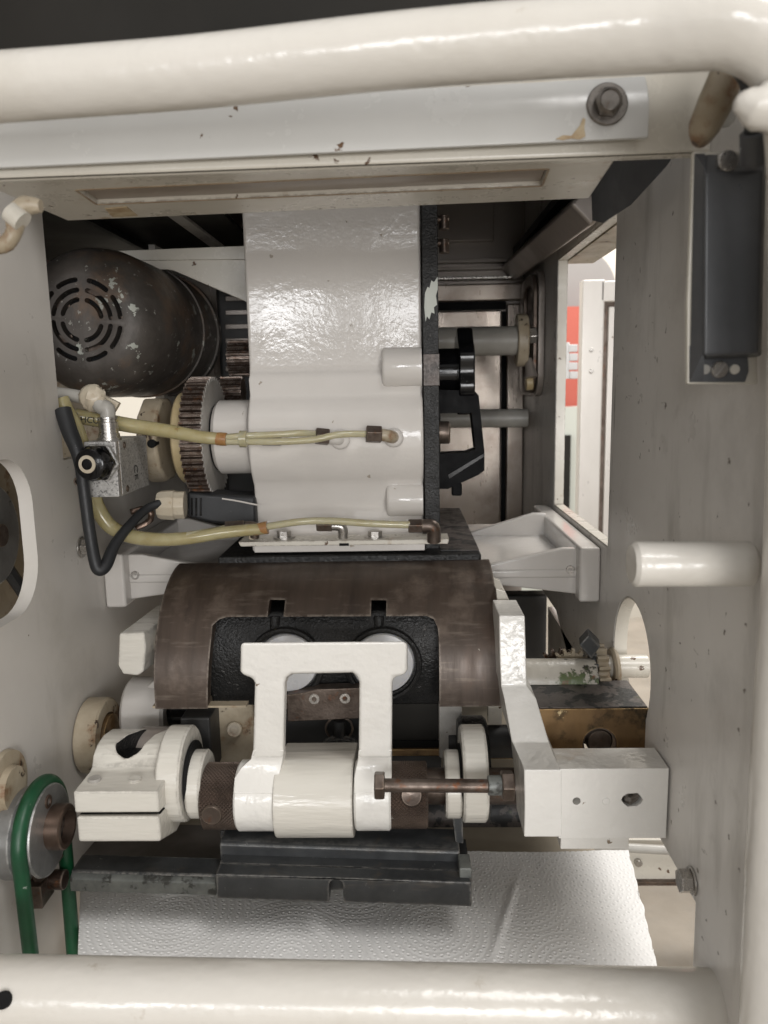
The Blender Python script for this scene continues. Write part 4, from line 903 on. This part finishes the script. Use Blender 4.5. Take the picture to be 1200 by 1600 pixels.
# ================================================================== TRAY, PAPER, CARD
ZT = min(P(100, 1535, .525).z, P(982, 1329, .70).z) + .010; print('ZT', ZT)
o = mesh_obj('tray', box(XL + .042, XR - .012, .45, 1.29, ZT - .03, ZT - .024), M['tray'])
tag(o, 'cream bottom tray under the paper towel', 'tray')
T = Thing('tray_rail', 'cream tube behind the paper towel at the tray rear', 'rail')
T.part('tube', tube([P(700, 1318, .76), P(870, 1318, .76)], .012, 20, 3), M['cream'])
def paper():
    nu, nv = 860, 300; v, f = [], []
    ll, lr = V((-.262, 0, 0)), None
    RL, RR_, FL, FR = P(128, 1335, .70), P(982, 1329, .70), P(120, 1535, .525), P(1040, 1560, .525)
    cs = [(.02, .06, .0), (.13, .02, .4), (-.10, .03, .2), (-.21, .08, 1.), (.165, .12, .5), (.05, .16, 1), (-.05, .13, .1), (.10, .10, .7), (-.16, .16, .3)]
    for j in range(nv + 1):
        for i in range(nu + 1):
            u, w = i / nu, j / nv
            p = RL.lerp(RR_, u).lerp(FL.lerp(FR, u), w)
            x, y = p.x, p.y - .53
            best = min(cs, key=lambda c: (c[0] - x) ** 2 + ((c[1] - y) * 1.0) ** 2)
            dx, dy = x - best[0], y - best[1]; rr = math.hypot(dx, dy); sp_ = .0072
            k = max(1, round(rr / sp_)); ringr = k * sp_; cir = 2 * math.pi * ringr; nn = max(4, round(cir / .0058)); ang = math.atan2(dy, dx)
            q = ang / (2 * math.pi) * nn; da = (q - round(q)) * cir / nn; dr_ = rr - ringr
            dd = math.hypot(da, dr_)
            z = -.00055 * math.exp(-(dd / .00095) ** 2) + .0002 * math.exp(-((dd - .0019) / .0007) ** 2)
            z += .00005 * math.cos(2 * math.pi * rr / sp_)
            z += noise.noise(V((x * 12, y * 12, 3))) * .0022 + noise.noise(V((x * 40, y * 28, 8))) * .0006
            z += .004 * math.exp(-((x - .055 - y * .35) / .004) ** 2) * (0.6 if y < .12 else .3) * max(0, 1 - abs(y - .08) / .08)
            e = noise.noise(V((y * 60, 0, 1))) * .002
            v.append(V((p.x + (e if i == nu else 0), p.y, p.z + z)))
    for j in range(nv):
        for i in range(nu):
            a = j * (nu + 1) + i; f.append([a, a + 1, a + nu + 2, a + nu + 1])
    return v, f
o = mesh_obj('paper_towel', paper(), M['paper'], ang=180)
md = o.modifiers.new('thickness', 'SOLIDIFY'); md.thickness = .0006
tag(o, 'embossed white kitchen paper sheet lying in the bottom tray', 'paper towel')
o = mesh_obj('card', loft([[P(150, 1285, .74), P(345, 1290, .74), P(345, 1345, .66), P(120, 1345, .66)], [p - V((0, 0, .002)) for p in (P(150, 1285, .74), P(345, 1290, .74), P(345, 1345, .66), P(120, 1345, .66))]]), M['card'])
tag(o, 'grey crumpled card behind the left guide rail', 'card')
# ================================================================== PULLEY + BELT
T = Thing('belt_pulley', 'turned aluminium pulley with bronze bush at lower left', 'pulley')
pc = V((0, .556, P(78, 1296, .556).z)); PXF = P(80, 1297, .556).x; print('PXF', PXF)
def cx(x, y, z): return V((x, y, z))
T.part('rear_hub', cyl(V((XL + .0005, pc.y - .004, pc.z)), V((PXF - .0137, pc.y - .004, pc.z)), .0345, 48, .002), M['pulley'])
pd_ = T.part('disc', lathe([(0, 0), (0, .034), (.003, .0305), (.006, .030), (.009, .034), (.011, .0355), (.013, .035), (.0135, .012), (.0135, 0)], V((PXF - .0135, pc.y, pc.z)), V((1, 0, 0)), 64), M['pulley'], ang=30)
T.part('bush', lathe([(0, 0), (0, .0175), (.011, .0175), (.012, .0165), (.012, .0130), (.003, .0128), (.003, 0)], V((PXF - .0002, pc.y + .004, pc.z)), V((1, 0, 0)), 40), M['bronze'], under=pd_)
T.part('bore', cyl(V((PXF + .0025, pc.y + .004, pc.z)), V((PXF + .0035, pc.y + .004, pc.z)), .0128, 28), M['black_cast'])
T.part('set_screw', cyl(V((PXF - .002, pc.y, pc.z + .024)), V((PXF + .0008, pc.y, pc.z + .024)), .0055, 20, bore=(.003, .002)), M['bronze'], under=pd_)
T = Thing('drive_belt', 'green round rubber belt looped over the pulley', 'belt')
bp_ = []; br_ = .0365; bxx = PXF - .0075
for k in range(7): bp_.append(V((bxx - .000, pc.y - br_ + .004 - .004 * k / 7, pc.z - .19 + .19 * k / 7)))
for k in range(13): a = (180 - k * 15) * D; bp_.append(V((bxx, pc.y + br_ * math.cos(a), pc.z + br_ * math.sin(a))))
for k in range(1, 8): bp_.append(V((bxx, pc.y + br_ - .006 * k / 7, pc.z - .19 * k / 7)))
T.part('belt', tube(bp_, .0058, 18, 4), M['green'])
T = Thing('tension_bolt', 'rusty square nut and bolt below the pulley', 'bolt')
p = P(62, 1385, .57)
T.part('nut', box(XL + .001 + .002, XL + .016, p.y - .012, p.y + .010, p.z - .012, p.z + .008), M['bolt'], .0008)
T.part('stud', cyl(V((XL + .015, p.y + .006, p.z + .002)), V((XL + .028, p.y + .006, p.z + .002)), .008, 20), M['gear'])
T.part('arm', loft([[V((XL + .010, p.y - .006, p.z + .004)), V((XL + .026, p.y - .006, p.z + .02)), V((XL + .026, p.y + .012, p.z + .02)), V((XL + .010, p.y + .012, p.z + .004))], [V((XL + .006, p.y - .006, p.z + .012)), V((XL + .020, p.y - .006, p.z + .032)), V((XL + .020, p.y + .012, p.z + .032)), V((XL + .006, p.y + .012, p.z + .012))]]), M['bolt'], .001)
T = Thing('plate_boss', 'round cream boss on the left side plate above the pulley', 'boss')
c = PX(6, 1232, XL); T.part('boss', lathe([(0, 0), (0, .030), (.004, .029), (.004, .018), (.009, .017), (.009, 0)], V((XL + .0004, c.y, c.z)), V((1, 0, 0)), 40), M['oldcream'])
# small bolts on side plates
T = Thing('plate_bolt', 'small hex bolt on the left side plate beside the black cable', 'bolt')
c = PX(126, 855, XL); hexhead(T, V((XL + .002, c.y, c.z)), V((XL + .009, c.y, c.z)), .0085, M['zinc'], .0105)
T = Thing('plate_bolt', 'hex bolt on the lower right side plate beside the paper towel', 'bolt')
c = PX(1074, 1376, XR - .004); hexhead(T, V((XR - .002, c.y, c.z)), V((XR - .010, c.y, c.z)), .0085, M['zinc'], .0098)
# ================================================================== VALVE BOX
T = Thing('valve_box', 'mottled aluminium valve box with black hex knob and CE mark', 'valve')
vY = .70
a = P(133, 690, vY); b = P(184, 777, vY)
xl_, xr_ = P(134, 735, vY).x, P(183.5, 735, vY).x
zt3, zb3 = P(160, 690, vY).z, P(160, 777, vY).z
vY2 = .785
T.part('front_block', box(xl_, xr_, vY, vY + .0065, zb3, zt3), M['alu'], .0008)
T.part('gasket', box(xl_ + .0008, xr_ - .0006, vY + .0066, vY + .0094, zb3 + .0004, zt3 - .0004), M['oldcream'])
T.part('rear_block', box(xl_, xr_, vY + .0095, vY2, zb3, zt3), M['alu'], .0008)
kp = P(158, 722, vY)
T.part('knob_nut', cyl(kp, kp + V((0, -.006, 0)), .0185, 6, .001, .1), M['alu'], .001)
kn = T.part('knob', lathe([(0, 0), (0, .0150), (.001, .0180), (.006, .0180), (.006, 0)], kp + V((.0, -.0062, 0)), V((-.12, -1, .02)), 6), M['black'], .0012)
T.part('knob_cap', lathe([(0, 0), (0, .0158), (.006, .0156), (.008, .0145), (.012, .0140), (.0135, .0120), (.0135, .0)], kp + V((.0, -.0112, 0)), V((-.12, -1, .02)), 36), M['black'])
ke = kp + V((-.0028, -.0248, .0004))
T.part('knob_ring', lathe([(0, .0048), (0, .0082), (.0014, .0080), (.0014, .0050)], ke + V((0, .001, 0)), V((-.12, -1, .02)), 32), M['ivory'], ang=30, under=kn)
T.part('knob_core', cyl(ke + V((0, .002, 0)), ke + V((0, .0004, 0)), .0046, 8), M['gasket'], under=kn)
for yy, zz_ in ((.722, zt3 - .005), (.722, zb3 + .005)):
    T.part('screw', cyl(V((xr_ - .001, yy, zz_)), V((xr_ + .0008, yy, zz_)), .0032, 16, .0003, bore=(.0017, .001)), M['bolt'])
# connector on top
c = V((P(170, 690, vY + .02).x, vY + .022, zt3))
T.part('connector', lathe([(0, 0), (0, .0112), (.0022, .0112), (.0024, .0098), (.0060, .0098), (.0062, .0088), (.0165, .0088), (.0170, .0076), (.0195, .0076), (.020, .0085), (.0215, .0085), (.0215, 0)], c, V((0, 0, 1)), 36), M['zinc'], ang=30)
def text(T_, s, loc, rot, size, m, name='lettering'):
    cu = bpy.data.curves.new(name, 'FONT'); cu.body = s; cu.size = size; cu.extrude = .00012; cu.align_x = 'CENTER'; cu.align_y = 'CENTER'
    t = bpy.data.objects.new(name, cu); COL.objects.link(t); bpy.context.view_layer.update()
    me = bpy.data.meshes.new_from_object(t.evaluated_get(bpy.context.evaluated_depsgraph_get())); bpy.data.objects.remove(t)
    o = bpy.data.objects.new(name, me); COL.objects.link(o); me.materials.clear(); me.materials.append(m)
    o.location = loc; o.rotation_euler = rot; T_.parts.append((o, None)); return o
text(T, 'CE', V((xr_ + .0002, .748, (zt3 + zb3) / 2 - .008)), Matrix(((0, 0, 1), (0, 1, 0), (-1, 0, 0))).to_euler(), .013, M['black_ink'])
T = Thing('conduit', 'grey conduit elbow with a torn cream sleeve above the valve box', 'conduit')
e0 = c + V((0, 0, .0213))
T.part('elbow', tube([e0, e0 + V((0, 0, .008)), P(158, 635, .722), P(148, 622, .722)], [.0068, .0072, .0074, .0070], 16, 5), M['greypipe'])
T.part('pipe', tube([P(150, 627, .735), P(120, 619, .735), P(88, 615, .735), P(40, 612, .735)], .0062, 16, 4), M['greypipe'])
T.part('sleeve', tube([P(134, 622, .728), P(143, 622, .726), P(153, 624, .726), P(160, 626, .728)], [.0095, .0128, .0118, .0085], 16, 4, rag=.11), M['ivory'])
T.part('tab', loft([[P(160, 617, .73), P(186, 630, .73), P(177, 645, .73), P(160, 640, .73)], [p + V((0, .007, 0)) for p in (P(160, 617, .73), P(186, 630, .73), P(177, 645, .73), P(160, 640, .73))]]), M['ivory'], .001)
T.part('label', loft([[P(165, 628, .7295), P(175, 633, .7295), P(172, 641, .7295)], [p + V((0, .0004, 0)) for p in (P(165, 628, .7295), P(175, 633, .7295), P(172, 641, .7295))]]), M['orange'])
# ================================================================== HOSES
def hose(lbl, pts, r, m, **k):
    o = mesh_obj('oil_hose', tube(pts, r, 18, 8, **k), M[m], ang=60); tag(o, lbl, 'hose'); return o
hp_ = [P(118, 650, .74), P(150, 655, .745), P(205, 665, .75), P(265, 674, .75), P(315, 683, .748), P(350, 686, .748)]
T = Thing('oil_hose', 'thick yellowed hose crossing in front of the gear', 'hose')
T.part('hose', tube(hp_, [.0074, .0074, .0072, .0068, .0062, .0060], 20, 8), M['hose'])
T.part('sleeve_end', tube([P(338, 685.5, .748), P(346, 686, .748), P(354, 686.5, .748)], [.0062, .0066, .0064], 18, 3), M['hoseend'])
t1 = text(T, 'HCUS', V((0, 0, 0)), (math.pi / 2, .10, 0), .0085, M['black_ink']); pt = P(143, 657, .7335); t1.location = pt
T = Thing('oil_line', 'pair of thin pale tubes leading to the three brown nuts on the column', 'hose')
T.part('tube', tube([P(350, 684, .748), P(380, 681, .748), P(430, 679, .75), P(470, 677, .755), P(495, 678, .765)], .0034, 14, 8), M['hose2'])
T.part('tube', tube([P(350, 690, .748), P(380, 690, .747), P(440, 690, .745), P(490, 687, .745), P(530, 679, .75), P(575, 678, .758)], .0034, 14, 8), M['hose2'])
T.part('band', tube([P(375, 686, .748), P(386, 686, .748)], .0082, 16, 2), M['hose2'])
T = Thing('oil_hose', 'thick yellowed hose curving under the valve box toward the column foot', 'hose')
T.part('hose', tube([P(96, 622, .72), P(104, 640, .72), P(122, 675, .72), P(134, 715, .725), P(146, 770, .73), P(154, 796, .733), P(172, 822, .735), P(205, 838, .735), P(250, 843, .735), P(300, 840, .735), P(350, 832, .737), P(412, 826, .74)], [.0065, .0068, .007, .0074, .0070, .0062, .0058], 20, 8), M['hose'])
T.part('sleeve_end', tube([P(397, 828, .740), P(418, 824, .740)], [.0058, .0064], 18, 3), M['hoseend'])
T.part('side_tube', tube([P(292, 836, .733), P(330, 830, .738), P(358, 824, .745)], .0034, 12, 6), M['hose2'])
T = Thing('oil_line', 'thin pale tube along the column foot to the right elbow fitting', 'hose')
T.part('tube', tube([P(416, 823, .74), P(470, 815, .738), P(520, 814, .738), P(580, 818, .738), P(640, 820, .742)], .0036, 14, 8), M['hose2'])
# fittings
def fitting(lbl, a_, b_, r, elbow=None, cup=None):
    T = Thing('tube_fitting', lbl, 'fitting', 'brown tube nuts')
    T.part('nut', cyl(a_, b_, r, 6, .0006, .25), M['bolt'], .0006)
    if elbow: T.part('elbow', tube(elbow[0], elbow[1], 16, 6), M[elbow[2]])
    if cup: T.part('base_blob', cup, M['white'], ang=60)
fitting('dark tube nut on the left of the column bulge', P(409, 687, .775), P(440, 687, .775), .0068)
c = P(530, 685, .775)
fitting('brown tube nut in the middle of the column bulge', P(493, 681, .762), P(514, 683, .765), .0086, ([P(514, 684, .766), P(528, 686, .768), P(533, 687, .785)], [.006, .0062, .0062], 'white'), lathe([(0, 0), (0, .008), (.002, .010), (.006, .010)], P(531, 687, .768), V((0, 1, 0)), 24))
fitting('brown hex nut furthest right on the column bulge', P(572, 678, .755), P(596, 679, .757), .0088, ([P(594, 679, .757), P(610, 682, .760), P(616, 684, .778)], [.0060, .0064, .0066], 'oldcream'), lathe([(0, 0), (0, .007), (.002, .009), (.010, .010)], P(615, 685, .765), V((0, 1, 0)), 24))
fitting('brown tube nut at the left of the column foot', P(352, 823, .745), P(382, 821, .747), .0058, ([P(382, 821, .747), P(398, 823, .75), P(398, 840, .752)], [.0042, .0045, .0045], 'bolt'))
fitting('dark tube nut with a short stem in the middle of the column foot', P(495, 821, .748), P(519, 821, .748), .0066, ([P(519, 822, .748), P(534, 824, .748), P(536, 840, .75)], [.0045, .0050, .0050], 'zinc'))
fitting('brown nut and elbow at the right corner of the column foot', P(638, 822, .745), P(660, 822, .745), .0075, ([P(660, 822, .745), P(676, 824, .745), P(678, 846, .748)], [.0068, .0072, .0068], 'bolt'))
# black cable + plug
T = Thing('black_cable', 'black rubber cable hanging in a loop left of the valve box', 'cable')
T.part('cable', tube([P(98, 640, .70), P(108, 672, .695), P(124, 715, .69), P(132, 770, .69), P(140, 830, .69), P(148, 875, .69), P(155, 890, .69), P(166, 882, .695), P(180, 850, .71), P(205, 818, .73), P(228, 796, .75), P(250, 786, .76)], [.0075, .0072, .0056, .0054, .0056, .0060, .0058, .0048, .0044, .0042], 18, 8), M['black_rub'])
T.part('boot', fbox(96, 645, 108, 690, .705, .012), M['black_rub'], .003)
p = P(124, 752, .69); T.part('cable_tie', cyl(p + V((0, .006, 0)), p - V((.001, .002, 0)), .0042, 16, bore=(.0025, .003)), M['bolt'])
T = Thing('cable_plug', 'black plug with ivory gland nut under the gear', 'plug')
T.part('gland_nut', lathe([(0, 0), (0, .013), (.004, .0150), (.017, .0160), (.018, .0145), (.028, .0145), (.028, 0)], P(246, 789, .77), V((1, .12, -.03)), 10), M['ivory'], .0012, ang=30)
T.part('body', pprism([(291, 768), (330, 772), (398, 776), (400, 824), (330, 818), (292, 808)], .79, .04), M['black_rub'], .004)
T.part('rib', join(*[pprism([(298 + 7 * k, 778), (301 + 7 * k, 778), (301 + 7 * k, 806), (298 + 7 * k, 806)], .789, .002) for k in range(3)]), M['black'])
T.part('wire', tube([P(347, 779, .785), P(372, 783, .785), P(402, 789, .785)], .0009, 8, 4), M['white'])
T = Thing('torn_clip', 'brown torn cable clip behind the curving yellow hose', 'clip')
T.part('clip', tube([P(204, 800, .755), P(222, 796, .76), P(236, 802, .76), P(232, 815, .76), P(212, 826, .755)], .0032, 8, 4, rag=.15), M['bronze'])
# ================================================================== finish
for t in THINGS: t.done()
